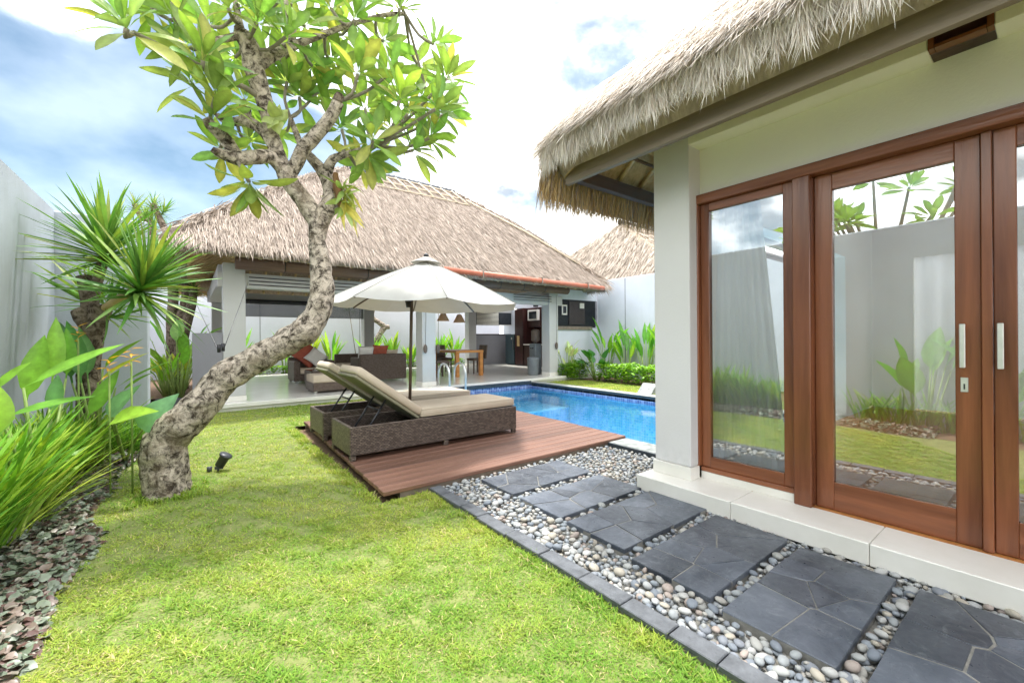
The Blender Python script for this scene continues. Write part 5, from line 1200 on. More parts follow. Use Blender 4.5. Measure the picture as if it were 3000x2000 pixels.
# ================================================================== PLUMERIA TREE
def limb_tube(name, parent, pts, rad, mat, seg=16, step=.05, jit=.12, js=7, seed=0):
    p, r = smooth_path(pts, rad, step); V, F, T = tube_arrays(p, r, seg, jit, js, seed)
    return link(name, npmesh(name, V, [F, T], mat, smooth=True), parent)
def plumeria():
    base = Vector((-0.170, 4.690, 0.000)); t = thing('plumeria_tree', 'crooked frangipani tree leaning over the lawn in front', 'tree', base)
    rg = random.Random(21)
    trunk = [(-0.160, 4.630, -0.070), (-0.170, 4.660, 0.040), (-0.180, 4.670, 0.260), (-0.170, 4.660, 0.440), (-0.040, 4.600, 0.610), (0.120, 4.570, 0.790), (0.240, 4.560, 0.960), (0.420, 4.530, 1.090), (0.650, 4.460, 1.230), (0.860, 4.400, 1.380), (0.990, 4.380, 1.580), (1.030, 4.400, 1.830), (1.020, 4.430, 2.050), (1.000, 4.470, 2.270), (1.020, 4.480, 2.490)]
    rp = [46, 43, 39, 41, 37, 34, 34, 31, 30, 33, 29, 28, 23, 20, 25]
    trunkr = [q * 3.85 / 966 for q in rp]
    limb_tube('trunk', t, trunk, trunkr, M_bark, 26, .028, .17, 7, 1)
    K = 3.45 / 966
    limbs = {
        'A': ([(1.020, 4.490, 2.460), (0.900, 4.500, 2.640), (0.770, 4.500, 2.810), (0.690, 4.510, 2.980), (0.640, 4.510, 3.130), (0.600, 4.500, 3.320), (0.540, 4.490, 3.560), (0.480, 4.480, 3.770), (0.440, 4.470, 3.950), (0.370, 4.470, 4.050)], [27, 24, 22, 21, 19, 18, 20, 24, 24, 17]),
        'B': ([(1.020, 4.490, 2.460), (1.130, 4.500, 2.680), (1.130, 4.530, 2.850), (1.080, 4.560, 3.000), (0.980, 4.620, 3.140), (0.900, 4.700, 3.290), (0.820, 4.770, 3.560)], [27, 22, 19, 17, 13, 9, 6]),
        'C': ([(0.740, 4.490, 2.830), (0.810, 4.430, 2.980), (0.860, 4.360, 3.110), (0.960, 4.260, 3.240), (1.060, 4.160, 3.400), (1.110, 4.100, 3.520)], [17, 17, 18, 17, 16, 14]),
        'D': ([(0.710, 4.500, 2.900), (0.600, 4.450, 2.990), (0.460, 4.390, 2.930), (0.320, 4.330, 2.870), (0.170, 4.280, 2.870)], [16, 17, 18, 17, 9]),
        'D2': ([(0.330, 4.360, 2.890), (0.240, 4.340, 3.020), (0.140, 4.310, 3.100)], [16, 15, 12]),
        'E': ([(0.640, 4.500, 3.090), (0.550, 4.600, 3.280), (0.430, 4.690, 3.370), (0.290, 4.760, 3.350), (0.210, 4.790, 3.400)], [13, 13, 14, 9, 7]),
        'E2': ([(0.430, 4.690, 3.370), (0.420, 4.680, 3.500)], [14, 13]),
        'F': ([(0.500, 4.480, 3.820), (0.670, 4.470, 4.010), (0.860, 4.450, 4.160), (1.230, 4.400, 4.440), (1.610, 4.290, 4.670), (1.830, 4.230, 4.750)], [16, 15, 10, 7, 6, 5]),
        'F2': ([(0.780, 4.480, 4.110), (0.800, 4.500, 4.320), (0.740, 4.550, 4.580), (0.720, 4.620, 5.000)], [10, 9, 8, 5]),
        'G': ([(1.110, 4.530, 3.010), (1.170, 4.520, 3.140), (1.290, 4.410, 3.190), (1.510, 4.270, 3.280)], [15, 13, 8, 5]),
        'H': ([(0.390, 4.460, 4.000), (0.350, 4.500, 4.240), (0.340, 4.560, 4.630)], [11, 8, 5]),
        'I': ([(0.370, 4.470, 4.030), (0.140, 4.390, 3.850), (-0.010, 4.280, 3.870)], [10, 6, 5]),
        'J': ([(0.260, 4.360, 3.530), (0.060, 4.210, 3.510), (-0.140, 4.100, 3.500), (-0.310, 3.990, 3.480)], [6, 6, 5, 5]),
        'J2': ([(0.530, 4.490, 3.530), (0.390, 4.420, 3.550), (0.260, 4.360, 3.530)], [8, 7, 6]),
    }
    nodes_ = []
    for k, (p, r) in limbs.items():
        limb_tube('branch', t, p, [q * K for q in r], M_bark if max(r) > 9 else M_twig, 14, .04, .13, 9, hash(k) % 50)
        pp, _ = smooth_path(p, r, .08); nodes_ += [Vector(q) for q in pp[len(pp) // 3:]]
    ros = [(294, 66, 2.93), (466, 140, 3.34), (494, 224, 3.42), (574, 420, 3.64), (437, 108, 3.46), (486, 276, 3.47), (525, 20, 3.66), (814, 45, 4.21), (918, 18, 4.38), (820, 171, 3.92), (894, 171, 4.10), (1026, 180, 4.31), (995, 101, 4.43), (918, 231, 3.98), (855, 322, 4.01), (985, 318, 4.41), (936, 262, 4.56), (715, 150, 4.39), (687, 224, 4.46), (589, 52, 3.64), (845, 355, 4.30), (656, 87, 3.72), (950, 345, 4.47), (572, 325, 4.22), (659, 189, 4.32), (761, 140, 4.55), (978, 210, 4.71), (785, 300, 4.47), (666, 7, 3.83), (733, 210, 4.61), (1022, 262, 4.66), (400, 40, 3.31), (880, 95, 4.59), (760, 20, 4.34), (510, 345, 3.84), (840, 250, 4.74), (620, 150, 4.38), (540, 130, 4.18), (900, 300, 4.81), (700, 60, 4.47), (780, 80, 4.67), (620, 20, 4.38), (350, 20, 3.35), (870, 200, 4.88), (640, 300, 4.60), (960, 150, 4.88), (480, 60, 4.01), (560, 230, 4.30), (1000, 250, 4.13), (830, 380, 4.53), (440, 190, 3.76),
           (480, -90, 3.61), (600, -110, 3.95), (760, -90, 4.24), (900, -80, 4.41), (350, -70, 3.35), (680, -160, 4.35), (830, -150, 4.63)]
    def leaf_fn(i):
        q = random.Random(i * 7 + 3); v = q.random()
        if v < .35: col = (0.15, 0.26, 0.06)
        elif v < .72: col = (0.21, 0.33, 0.075)
        elif v < .94: col = (0.29, 0.39, 0.09)
        elif v < .985: col = (0.36, 0.38, 0.10)
        else: col = (0.38, 0.27, 0.08)
        col = tuple(c * q.uniform(.85, 1.15) for c in col)
        return leaf_shape(q.uniform(.32, .42), q.uniform(.085, .112), PROF_PLUM, q.uniform(.05, .45), q.uniform(.1, .35), .02, col, tuple(c * 1.35 for c in col), None, q.uniform(-.3, .3), i)
    ls = LeafSet('leaf', 26, leaf_fn, M_leaf); items = []
    import_pts = {'f': lambda u, v, d: None}
    P3 = [(-0.340, 3.940, 3.470), (0.090, 4.140, 3.520), (0.170, 4.180, 3.270), (0.410, 4.260, 2.660), (0.010, 4.350, 3.710), (0.150, 4.250, 3.110), (0.280, 4.390, 4.180), (1.320, 4.290, 4.500), (1.750, 4.180, 4.740), (1.250, 3.980, 3.770), (1.550, 3.970, 3.880), (2.100, 3.820, 3.960), (2.050, 4.010, 4.400), (1.580, 3.800, 3.550), (1.390, 3.990, 3.190), (2.000, 4.020, 3.400), (1.880, 4.300, 3.730), (1.020, 4.750, 4.160), (0.930, 4.900, 3.860), (0.470, 4.220, 4.040), (1.450, 4.300, 3.180), (0.680, 4.160, 3.970), (1.890, 4.180, 3.300), (0.480, 4.950, 3.290), (0.800, 4.830, 3.940), (1.230, 4.790, 4.310), (2.110, 4.320, 4.070), (1.290, 4.640, 3.520), (0.740, 4.260, 4.360), (1.130, 4.940, 4.020), (2.250, 4.140, 3.780), (-0.090, 4.230, 3.840), (1.690, 4.490, 4.550), (1.170, 4.570, 4.710), (0.240, 4.650, 3.030), (1.580, 4.760, 3.890), (0.670, 5.000, 4.160), (0.370, 4.980, 4.110), (1.840, 4.650, 3.680), (0.980, 4.880, 4.630), (1.330, 4.860, 4.680), (0.670, 5.000, 4.750), (-0.230, 4.390, 3.940), (1.750, 4.800, 4.220), (0.780, 5.200, 3.580), (2.110, 4.530, 4.470), (0.160, 4.930, 4.290), (0.450, 5.070, 3.750), (1.920, 3.730, 3.550), (1.470, 4.580, 3.170), (0.020, 4.720, 3.600), (0.140, 4.430, 4.550), (0.550, 4.550, 4.940), (1.140, 4.460, 5.110), (1.700, 4.250, 5.220), (-0.230, 4.390, 4.250), (0.890, 4.790, 5.530), (1.520, 4.670, 5.750)]
    for (c, spec) in zip(P3, ros):
        c = Vector(c)
        # twig from the nearest limb
        near = min(nodes_, key=lambda q: (q - c).length + .35 * max(0, q.z - c.z)); hang = spec[1] in (420,)
        dirv = (c - near).normalized() if (c - near).length > .02 else Vector((0, 0, 1))
        axis = (dirv * .6 + Vector((0, 0, .55))).normalized() if not hang else Vector((-.05, -.1, -1)).normalized()
        mid = near.lerp(c, .55) - Vector((0, 0, .05 if not hang else -.02)) + Vector((rg.uniform(-.04, .04), rg.uniform(-.04, .04), 0))
        p, r = smooth_path([near, mid, c], [.017, .014, .016], .06); V, F, T = tube_arrays(p, r, 8, .06, 12, 3); link('twig', npmesh('twig', V, [F, T], M_twig, smooth=True), t)
        n = rg.randint(12, 17); a0 = rg.uniform(0, 6.28)
        x = axis.orthogonal().normalized(); y = axis.cross(x)
        for k in range(n):
            a = a0 + k * 2.39996; el = R(rg.uniform(5, 30) + 62 * (1 - k / n)) if k > 3 else R(rg.uniform(60, 105))
            d = axis * math.cos(el) + (x * math.cos(a) + y * math.sin(a)) * math.sin(el)
            d.z -= .10
            items.append((rg.randrange(26), basis(d, axis, rg.uniform(-.5, .5), c + axis * (.05 * k / n - .03), rg.uniform(.75, 1.1)), camdist(c) + (0 if uv_in_view(c) else 50)))
    place_leaves(ls, items, t, 300)
    print('plumeria leaves', len(items))
    # stubs of pruned branches
    for (a, b, r) in (((0.380, 4.470, 4.030), (0.360, 4.460, 4.100), 15), ((0.410, 4.680, 3.480), (0.410, 4.670, 3.550), 13), ((1.100, 4.090, 3.510), (1.120, 4.070, 3.580), 13), ((0.190, 4.270, 2.860), (0.150, 4.260, 2.880), 9), ((0.150, 4.320, 3.090), (0.110, 4.290, 3.130), 12)):
        limb_tube('stub', t, [a, b], [r * K, r * K * .75], M_bark2, 12, .02, .3, 20, r)
    return t
plumeria()
def epiphytes():
    # pale nest fern shield clasping the left limb
    c = Vector((0.630, 4.350, 3.360)); t = thing('shield_fern', 'pale green shield fern clasping the left branch of the frangipani', 'fern', c)
    def fn(i):
        q = random.Random(i + 90); col = (.42, .50, .20); return leaf_shape(q.uniform(.13, .17), q.uniform(.11, .14), PROF_HEART, .5, -.35, .05, col, tuple(v * 1.1 for v in col), None, 0, i)
    ls = LeafSet('frond', 4, fn, M_leaf)
    for k in range(7): ls.put(k % 4, basis(Vector((rnd.uniform(-.5, .5), -.25, 1 - k * .3)), Vector((-.6, -.8, .1)), rnd.uniform(-.4, .4), c + Vector((rnd.uniform(-.02, .02), -.01, -.05))), t)
    c = Vector((1.210, 4.380, 2.740)); t = thing('hanging_fern', 'staghorn fern with brown roots hanging from the right branch', 'fern', c)
    limb_tube('root_mass', t, [c + Vector((-.05, .04, .22)), c + Vector((-.03, .01, .05)), c + Vector((-.02, 0, -.12))], [.025, .042, .015], M_foam, 12, .03, .45, 22, 4)
    def fn2(i):
        q = random.Random(i + 40); col = [(.33, .44, .16), (.42, .47, .16), (.52, .46, .10), (.28, .40, .12)][i % 4]; return leaf_shape(q.uniform(.24, .34), q.uniform(.04, .07), PROF_LANCE, q.uniform(.4, .9), .2, .03, col, tuple(v * 1.2 for v in col), None, q.uniform(-.6, .6), i)
    ls = LeafSet('frond', 8, fn2, M_leaf)
    for k in range(34):
        a = rnd.uniform(0, 6.28); d = Vector((math.cos(a) * .6 + .25, math.sin(a) * .6 - .15, rnd.uniform(-1.1, .55))); ls.put(k % 8, basis(d, Vector((0, 0, 1)), rnd.uniform(-1, 1), c + Vector((.02, 0, rnd.uniform(-.12, .12)))), t)
epiphytes()
# guy wires bracing the leaning trunk
def guy(label, pts):
    t = thing('guy_wire', label, 'wire', pts[0], 'tree guy wires'); tube('wire', t, pts, .004, M_black, 5); tube('clamp', t, [pts[-1], (pts[-1][0], pts[-1][1], pts[-1][2] + .07)], .014, M_black, 8)
guy('thin wire from the leaning trunk up to the pavilion eave', [(0.840, 9.000, 2.350), (0.230, 4.560, 1.200)])
guy('thin wire from the trunk to the slender dracaena', [(0.120, 12.490, 2.140), (0.200, 4.570, 1.190)])

# ================================================================== DRACAENAS
def blade_leaf_set(name, n, L, W, cols, mat, seed0=0, prof=PROF_STRAP, droop=(.1, .5), fold=.35):
    def fn(i):
        q = random.Random(i * 13 + seed0); c = cols[q.randrange(len(cols))]; c = tuple(v * q.uniform(.85, 1.15) for v in c)
        return leaf_shape(q.uniform(*L), q.uniform(*W), prof, q.uniform(*droop), fold, .0, c, tuple(v * 1.12 for v in c), None, q.uniform(-.2, .2), i)
    return LeafSet(name, n, fn, mat)
def rosette(ls, items, c, axis, n, el0, el1, rg, nk, dz=0.0, sc=(.8, 1.1), spread=.05):
    axis = Vector(axis).normalized(); x = axis.orthogonal().normalized(); y = axis.cross(x); c = Vector(c)
    for k in range(n):
        a = k * 2.39996 + rg.uniform(-.2, .2); f = k / n; el = R(el0 + (el1 - el0) * f + rg.uniform(-8, 8))
        d = axis * math.cos(el) + (x * math.cos(a) + y * math.sin(a)) * math.sin(el); d.z += dz
        items.append((rg.randrange(nk), basis(d, axis, rg.uniform(-.4, .4), c - axis * (spread * f), rg.uniform(*sc)), camdist(c)))
GREEN_Y = [(.10, .24, .04), (.13, .28, .045), (.075, .19, .035), (.17, .31, .06)]
def dracaena_front():
    b = Vector((-0.840, 6.110, 0.860)); b.z = 0; t = thing('dracaena_tree', 'spiky dracaena with chopped trunks against the left wall', 'tree', b); rg = random.Random(8); K = 3.4 / 966
    limb_tube('trunk', t, [b + Vector((0, 0, -.05)), (-0.840, 6.120, 1.000), (-0.810, 6.130, 1.310), (-0.740, 6.110, 1.680)], [30 * K, 27 * K, 25 * K, 27 * K], M_bark2, 16, .04, .12, 9, 2)
    limb_tube('trunk_stump', t, [(-0.810, 6.110, 1.330), (-0.880, 6.140, 1.540), (-0.920, 6.160, 1.620)], [18 * K, 20 * K, 17 * K], M_bark2, 14, .04, .18, 12, 3)
    limb_tube('trunk_stump', t, [(-0.850, 6.250, 1.470), (-0.860, 6.320, 1.730), (-0.900, 6.380, 1.990)], [22 * K, 22 * K, 19 * K], M_bark2, 14, .04, .12, 9, 5)
    limb_tube('branch', t, [(-0.820, 6.290, 1.690), (-0.800, 6.300, 1.900), (-0.740, 6.230, 2.150), (-0.710, 6.180, 2.260)], [11 * K, 13 * K, 13 * K, 12 * K], M_bark2, 12, .04, .06, 12, 6)
    limb_tube('branch', t, [(-0.740, 6.110, 1.620), (-0.600, 5.870, 1.710), (-0.460, 5.660, 1.800), (-0.390, 5.550, 1.850)], [11 * K, 11 * K, 10 * K, 10 * K], M_bamboo, 12, .04, .06, 12, 7)
    ls = blade_leaf_set('leaf', 24, (.62, .80), (.040, .056), GREEN_Y + [(.30, .36, .06)], M_blade, 5, PROF_STRAP, (.05, .4)); items = []
    rosette(ls, items, (-0.710, 6.180, 2.290), (0.05, 0, 1), 135, 4, 105, rg, 24, 0, (.75, 1.1), .16)
    rosette(ls, items, (-0.370, 5.520, 1.870), (.35, -.25, 1), 145, 4, 110, rg, 24, 0, (.75, 1.1), .16)
    rosette(ls, items, (-0.880, 6.650, 1.760), (-.3, .2, .9), 34, 10, 80, rg, 24, 0, (.6, .85), .12)
    rosette(ls, items, (-0.680, 6.430, 1.750), (.5, .3, .6), 26, 10, 90, rg, 24, 0, (.5, .8), .12)
    rosette(ls, items, (-0.640, 5.980, 1.550), (.7, -.2, .2), 18, 10, 80, rg, 24, 0, (.35, .55), .06)
    place_leaves(ls, items, t, 300)
dracaena_front()
def dracaena_back():
    b = Vector((-0.280, 14.310, 0.740)); b.z = 0; t = thing('dracaena_tree', 'slender multi-trunked dracaena beside the pavilion low wall', 'tree', b); rg = random.Random(18); K = 11.2 / 966
    tops = [((-0.390, 14.390, 2.940), (-0.930, 14.810, 4.570)), ((-0.110, 14.180, 2.940), (-0.790, 14.950, 4.980)), ((0.020, 13.830, 2.220), (0.090, 13.650, 2.670)), ((-0.460, 14.700, 3.210), (-1.190, 15.380, 5.010))]
    ls = blade_leaf_set('leaf', 14, (.5, .7), (.035, .05), GREEN_Y + [(.24, .32, .07)], M_blade, 55, PROF_STRAP, (.1, .6)); items = []
    for i, (m, tp) in enumerate(tops):
        m = Vector(m); tp = Vector(tp); bb = b + Vector((rg.uniform(-.15, .15), rg.uniform(-.1, .1), 0))
        limb_tube('trunk', t, [bb, bb.lerp(m, .6) + Vector((rg.uniform(-.05, .05), 0, 0)), m, tp], [12 * K, 10 * K, 9 * K, 6 * K], M_bark2, 10, .1, .1, 6, i)
        rosette(ls, items, tp, (rg.uniform(-.2, .2), rg.uniform(-.2, .2), 1), 60, 6, 115, rg, 14, 0, (.5, .8) if i != 2 else (.4, .6), .2)
        for k in range(1 if i != 2 else 0): rosette(ls, items, tp + Vector((rg.uniform(-.5, .5), rg.uniform(-.5, .5), rg.uniform(-.45, .15))), (rg.uniform(-.5, .5), rg.uniform(-.5, .5), 1), 45, 6, 110, rg, 14, 0, (.6, .9), .15)
    place_leaves(ls, items, t, 220)
dracaena_back()

# ================================================================== PLANTING BEDS
GLEAF = [(.13, .33, .03), (.18, .40, .035), (.10, .27, .03), (.24, .44, .05)]
def broad_plant(name, label, cat, base, n, L, W, lean, cols, prof=PROF_BANANA, stem=True, seed=0, droop=(.1, .5), group=None, hmin=.1):
    rg = random.Random(seed); t = thing(name, label, cat, base, group); b = Vector(base)
    def fn(i):
        q = random.Random(i * 31 + seed); c = cols[q.randrange(len(cols))]; c = tuple(v * q.uniform(.85, 1.15) for v in c)
        return leaf_shape(q.uniform(*L), q.uniform(*W), prof, q.uniform(*droop), q.uniform(.1, .35), .03, c, tuple(min(1, v * 1.3) for v in c), None, q.uniform(-.35, .35), i)
    ls = LeafSet('leaf', min(n, 8), fn, M_leaf)
    for k in range(n):
        a = rg.uniform(0, 6.28); s = rg.uniform(*lean); d = Vector((math.cos(a) * s, math.sin(a) * s, 1))
        h = rg.uniform(hmin, hmin * 2.2); r0 = b + Vector((math.cos(a) * .06, math.sin(a) * .06, 0)); c = r0 + Vector((math.cos(a) * s * h * .5, math.sin(a) * s * h * .5, h))
        if stem: tube('stem', t, [r0 + Vector((0, 0, -.02)), c + d.normalized() * .03], [.012, .008], M_stem, 6)
        ls.put(k % min(n, 8), basis(d, Vector((-math.cos(a), -math.sin(a), .6)), rg.uniform(-.7, .7), c, rg.uniform(.8, 1.15)), t)
    return t
M_stem = surf('green_stem', (.16, .26, .05), (.26, .36, .09), .6, 12)
def single_leaf_plant(name, label, cat, base, leaves, W, col, prof, seed=0):
    """leaves: list of (attach point, tip point)"""
    t = thing(name, label, cat, base); b = Vector(base)
    for i, (a, e, w, c) in enumerate(leaves):
        a, e = Vector(a), Vector(e); d = e - a; L = d.length
        v, f, cc = leaf_shape(L, w, prof, .22, .22, .02, c, tuple(min(1, q * 1.3) for q in c), None, .1, seed + i)
        M = np.array(basis(d + Vector((0, 0, .16 * L)), Vector((.3, -.5, 1)), rnd.uniform(-.4, .4), a)); link('leaf', npmesh('leaf', v @ M[:3, :3].T + M[:3, 3], [f], M_leaf, cc, True), t)
        tube('stem', t, [(b.x + rnd.uniform(-.05, .05), b.y + rnd.uniform(-.05, .05), -.01), (a.x * .5 + b.x * .5, a.y * .5 + b.y * .5, a.z * .55), a], [.014, .012, .008], M_stem, 6)
single_leaf_plant('heliconia', 'tall heliconia with broad upright leaves at the left wall', 'plant', (-0.860, 4.450, 0.000), [
    ((-1.030, 4.940, 0.830), (-0.920, 4.920, 1.360), .16, (.20, .42, .04)), ((-0.920, 5.110, 0.950), (-0.860, 5.060, 1.510), .13, (.22, .44, .05)), ((-0.850, 5.180, 0.980), (-0.810, 5.150, 1.420), .12, (.13, .33, .03)),
    ((-0.950, 4.500, 0.970), (-0.400, 4.330, 1.260), .11, (.20, .42, .05)), ((-1.010, 4.300, 0.790), (-0.550, 4.320, 0.880), .10, (.15, .36, .04)), ((-1.090, 4.490, 0.950), (-0.910, 4.470, 1.160), .11, (.22, .44, .04)), ((-1.000, 4.160, 0.670), (-0.980, 4.270, 1.020), .14, (.24, .42, .03)), ((-0.870, 4.810, 0.730), (-0.820, 4.780, 1.040), .10, (.14, .33, .12))], .14, None, PROF_BANANA, 3)
single_leaf_plant('heliconia', 'dark green broad-leaved heliconia beside the dracaena trunk', 'plant', (-0.750, 5.890, 0.000), [
    ((-0.920, 5.860, 0.890), (-1.040, 5.960, 1.550), .20, (.05, .17, .03)), ((-0.830, 5.670, 0.900), (-0.900, 5.720, 1.520), .17, (.08, .24, .05)), ((-0.820, 5.920, 0.920), (-0.840, 5.930, 1.460), .16, (.10, .25, .06)),
    ((-0.650, 5.410, 1.030), (-0.360, 5.180, 1.330), .14, (.16, .34, .03)), ((-0.650, 5.150, 0.930), (-0.300, 4.950, 1.200), .14, (.38, .42, .04)), ((-0.570, 5.470, 0.850), (-0.150, 5.270, 1.100), .11, (.18, .38, .05)), ((-0.540, 5.570, 0.800), (-0.260, 5.360, 1.010), .10, (.14, .34, .04)), ((-0.710, 5.070, 0.640), (-0.480, 5.020, 1.040), .12, (.16, .36, .04))], .14, None, PROF_BANANA, 33)
single_leaf_plant('cabbage_leaf_plant', 'low plant with two large rounded blue-green leaves', 'plant', (-0.580, 6.130, 0.000), [
    ((-0.560, 4.960, 0.660), (-0.350, 4.920, 0.920), .24, (.17, .36, .16)), ((-0.320, 4.650, 0.560), (-0.080, 4.590, 0.840), .26, (.16, .34, .17)), ((-0.500, 4.660, 0.660), (-0.220, 4.450, 0.710), .20, (.26, .45, .04))], .2, None, PROF_HEART, 63)
# yellow-orange heliconia flowers
def flower(label, c):
    t = thing('heliconia_flower', label, 'flower', c); c = Vector(c)
    def fn(i): return leaf_shape(.085, .022, PROF_LANCE, .2, .6, 0, (.62, .30, .03), (.7, .42, .05), None, 0, i)
    ls = LeafSet('bract', 3, fn, M_leaf)
    for k in range(8): ls.put(k % 3, basis(Vector((math.cos(k * 2.4), math.sin(k * 2.4), rnd.uniform(-.3, .8))), Vector((0, 0, 1)), 0, c + Vector((0, 0, -.02 * k))), t)
    tube('flower_stalk', t, [(c.x, c.y + .03, 0), (c.x, c.y, c.z - .1)], .007, M_stem, 6)
flower('orange heliconia flower below the dracaena trunk', (-0.400, 4.780, 1.230)); flower('orange heliconia flower hanging amid the heliconia leaves', (-0.540, 4.810, 1.150))
flower('small orange heliconia flower near the left wall', (-0.830, 5.540, 1.430))
def lily_grass():
    parts = []
    def clump(x0, x1, y0, y1, n, Lr, w, cols, lean=.6, out=(.5, 0)):
        x = nr.uniform(x0, x1, n); y = nr.uniform(y0, y1, n); L = nr.uniform(*Lr, n); az = nr.uniform(0, 6.28, n); q = nr.uniform(.05, lean, n)
        D = np.stack([np.cos(az) * q + out[0] * .3, np.sin(az) * q + out[1] * .3, np.ones(n)], 1); bend = np.stack([np.cos(az) * L * .24 + out[0] * L * .28, np.sin(az) * L * .24 + out[1] * L * .25, -L * nr.uniform(.0, .35, n)], 1)
        p = np.array(cols); C = p[nr.integers(len(p), size=n)] * nr.uniform(.8, 1.2, n)[:, None]; tip = C * np.array([1.25, 1.08, 1.05])
        parts.append(blades(np.stack([x, y, np.zeros(n)], 1), D, L, np.full(n, w) * nr.uniform(.7, 1.3, n), bend, C, side=np.stack([-np.sin(az), np.cos(az), nr.normal(0, .3, n)], 1), segs=5, mid=.95, tipcol=tip))
    LG = [(.13, .34, .03), (.18, .41, .035), (.10, .28, .03), (.22, .45, .045), (.28, .46, .05)]
    clump(-1.25, -.98, 2.65, 3.4, 400, (.42, .72), .026, LG, .42, (.10, .1)); clump(-1.25, -.92, 3.4, 4.7, 760, (.55, .95), .026, LG, .42, (.12, .1)); clump(-1.22, -.86, 4.7, 6.3, 640, (.45, .85), .025, LG, .45, (.18, .1))
    clump(-1.05, -.84, 3.8, 6.3, 200, (.40, .65), .014, [(.36, .46, .07), (.26, .44, .05)], .8, (.7, .0))
    clump(-1.22, -1.0, -2.5, 1.9, 520, (.35, .65), .026, LG, .4, (.15, .0))
    clump(-.85, -.50, 6.3, 7.2, 900, (.30, .52), .011, [(.07, .20, .02), (.10, .25, .03)], 1.0, (.1, -.1))
    V, F, C = merge(parts); o = link('lily_grass', npmesh('lily_grass', V, F, M_blade, C, smooth=True)); tag(o, 'mass of arching lime green strap leaves along the left bed', 'grass', kind='stuff')
lily_grass()
def groundcover():
    cols = [(.20, .24, .17), (.26, .235, .19), (.15, .19, .125), (.25, .19, .155), (.22, .26, .20), (.13, .07, .06)]
    def fn(i):
        q = random.Random(i + 500); c = cols[i % 6]; return leaf_shape(q.uniform(.034, .052), q.uniform(.032, .046), PROF_ROUND, .55, .22, .08, c, tuple(v * .8 for v in c), None, q.uniform(-.3, .3), i)
    ls = LeafSet('leaf', 12, fn, attr_mat('ivy_leaf', .38, .08, .5)); P = []; rg = random.Random(77); n = 0
    while n < 10500:
        y = rg.uniform(1.0, 6.6); e = -.60 + .05 * math.sin(y * 2.3) + .04 * math.sin(y * 5.1 + 1); x = rg.uniform(-1.0, e + .02) if rg.random() < .9 else e + rg.uniform(0, .06)
        a = rg.uniform(0, 6.28); z = rg.uniform(.005, .085) * min(1, max(.1, (e + .05 - x) / .12 + .1)); n += 1
        P.append(ls.arr(rg.randrange(12), basis(Vector((math.cos(a), math.sin(a), rg.uniform(-.25, .7))), Vector((rg.uniform(-.3, .3), rg.uniform(-.3, .3), 1)), rg.uniform(-.6, .6), (x, y, z), rg.uniform(.6, 1.3))))
    V, F, C = merge(P); o = link('groundcover', npmesh('groundcover', V, F, ls.mat, C, smooth=True)); tag(o, 'low purple-grey groundcover leaves edging the left bed', 'groundcover', kind='stuff')
    for m in ls.me: bpy.data.meshes.remove(m)
groundcover()
# reflected planting beside and behind the camera
broad_plant('banana_plant', 'broad-leaved banana plant mirrored in the glass door', 'plant', (-1.0, 1.15, 0), 9, (.55, .8), (.22, .3), (.15, .6), GLEAF, seed=201, hmin=.45)
broad_plant('banana_plant', 'banana plant beside the wall mirrored near the door handles', 'plant', (-1.02, .45, 0), 8, (.5, .75), (.2, .28), (.2, .6), GLEAF, seed=202, hmin=.4)
# right-hand bed
def hedge(label, x0, x1, y0, y1, h, n, cols, s=(.06, .10), seed=0):
    t = thing('hedge', label, 'hedge', ((x0 + x1) / 2, (y0 + y1) / 2, 0)); rg = random.Random(seed)
    def fn(i):
        q = random.Random(i + seed); c = cols[i % len(cols)]; return leaf_shape(q.uniform(*s), q.uniform(s[0], s[1]) * .55, PROF_LANCE, .3, .2, 0, c, tuple(v * 1.15 for v in c), None, 0, i)
    ls = LeafSet('leaf', 10, fn, M_leaf); P = []
    for k in range(n):
        x, y = rg.uniform(x0, x1), rg.uniform(y0, y1); hh = h * (.82 + .22 * mnoise.noise(Vector((x * 2.2, y * 2.2, seed)))); z = hh * (1 - rg.random() ** 2 * .9)
        bul = .10 * math.sin(min(1, z / hh) * math.pi); x += (-bul if x < (x0 + x1) / 2 else bul); a = rg.uniform(0, 6.28)
        P.append(ls.arr(rg.randrange(10), basis(Vector((math.cos(a), math.sin(a), rg.uniform(-.1, .8))), Vector((0, 0, 1)), rg.uniform(-.6, .6), (x, y, z), rg.uniform(.8, 1.2))))
    V, F, C = merge(P); o = link('hedge_leaves', npmesh('hedge_leaves', V, F, M_leaf, C, smooth=True), t); o['kind'] = 'stuff'
    for k in range(int((y1 - y0) * 6)): x, y = rg.uniform(x0 + .08, x1 - .05), rg.uniform(y0, y1); tube('stem', t, [(x, y, -.01), (x + rg.uniform(-.08, .08), y + rg.uniform(-.08, .08), h * .6)], .010, M_twig, 5)
    for m in ls.me: bpy.data.meshes.remove(m)
HC = [(.17, .38, .03), (.24, .46, .04), (.13, .31, .03), (.30, .48, .05)]
hedge('low clipped lime green hedge right of the pool', 9.48, 10.05, 5.2, 8.35, .60, 4200, HC, (.07, .11), 1)
hedge('small round bush at the foot of the right front column', 9.12, 9.7, 8.85, 9.5, .62, 1500, HC, (.07, .11), 2)
broad_plant('philodendron', 'dark green bushy philodendron between bush and hedge', 'plant', (9.75, 8.55, 0), 22, (.28, .42), (.16, .24), (.3, 1.3), [(.05, .20, .03), (.07, .25, .04), (.10, .29, .05)], PROF_HEART, True, 61, (.3, .8), hmin=.35)
broad_plant('dumb_cane', 'pale cream-leaved dumb cane by the right front column', 'plant', (9.25, 9.30, 0), 14, (.28, .40), (.09, .13), (.2, 1.0), [(.62, .66, .36), (.55, .62, .28), (.70, .70, .46)], PROF_LANCE, True, 62, (.3, .8), hmin=.45)
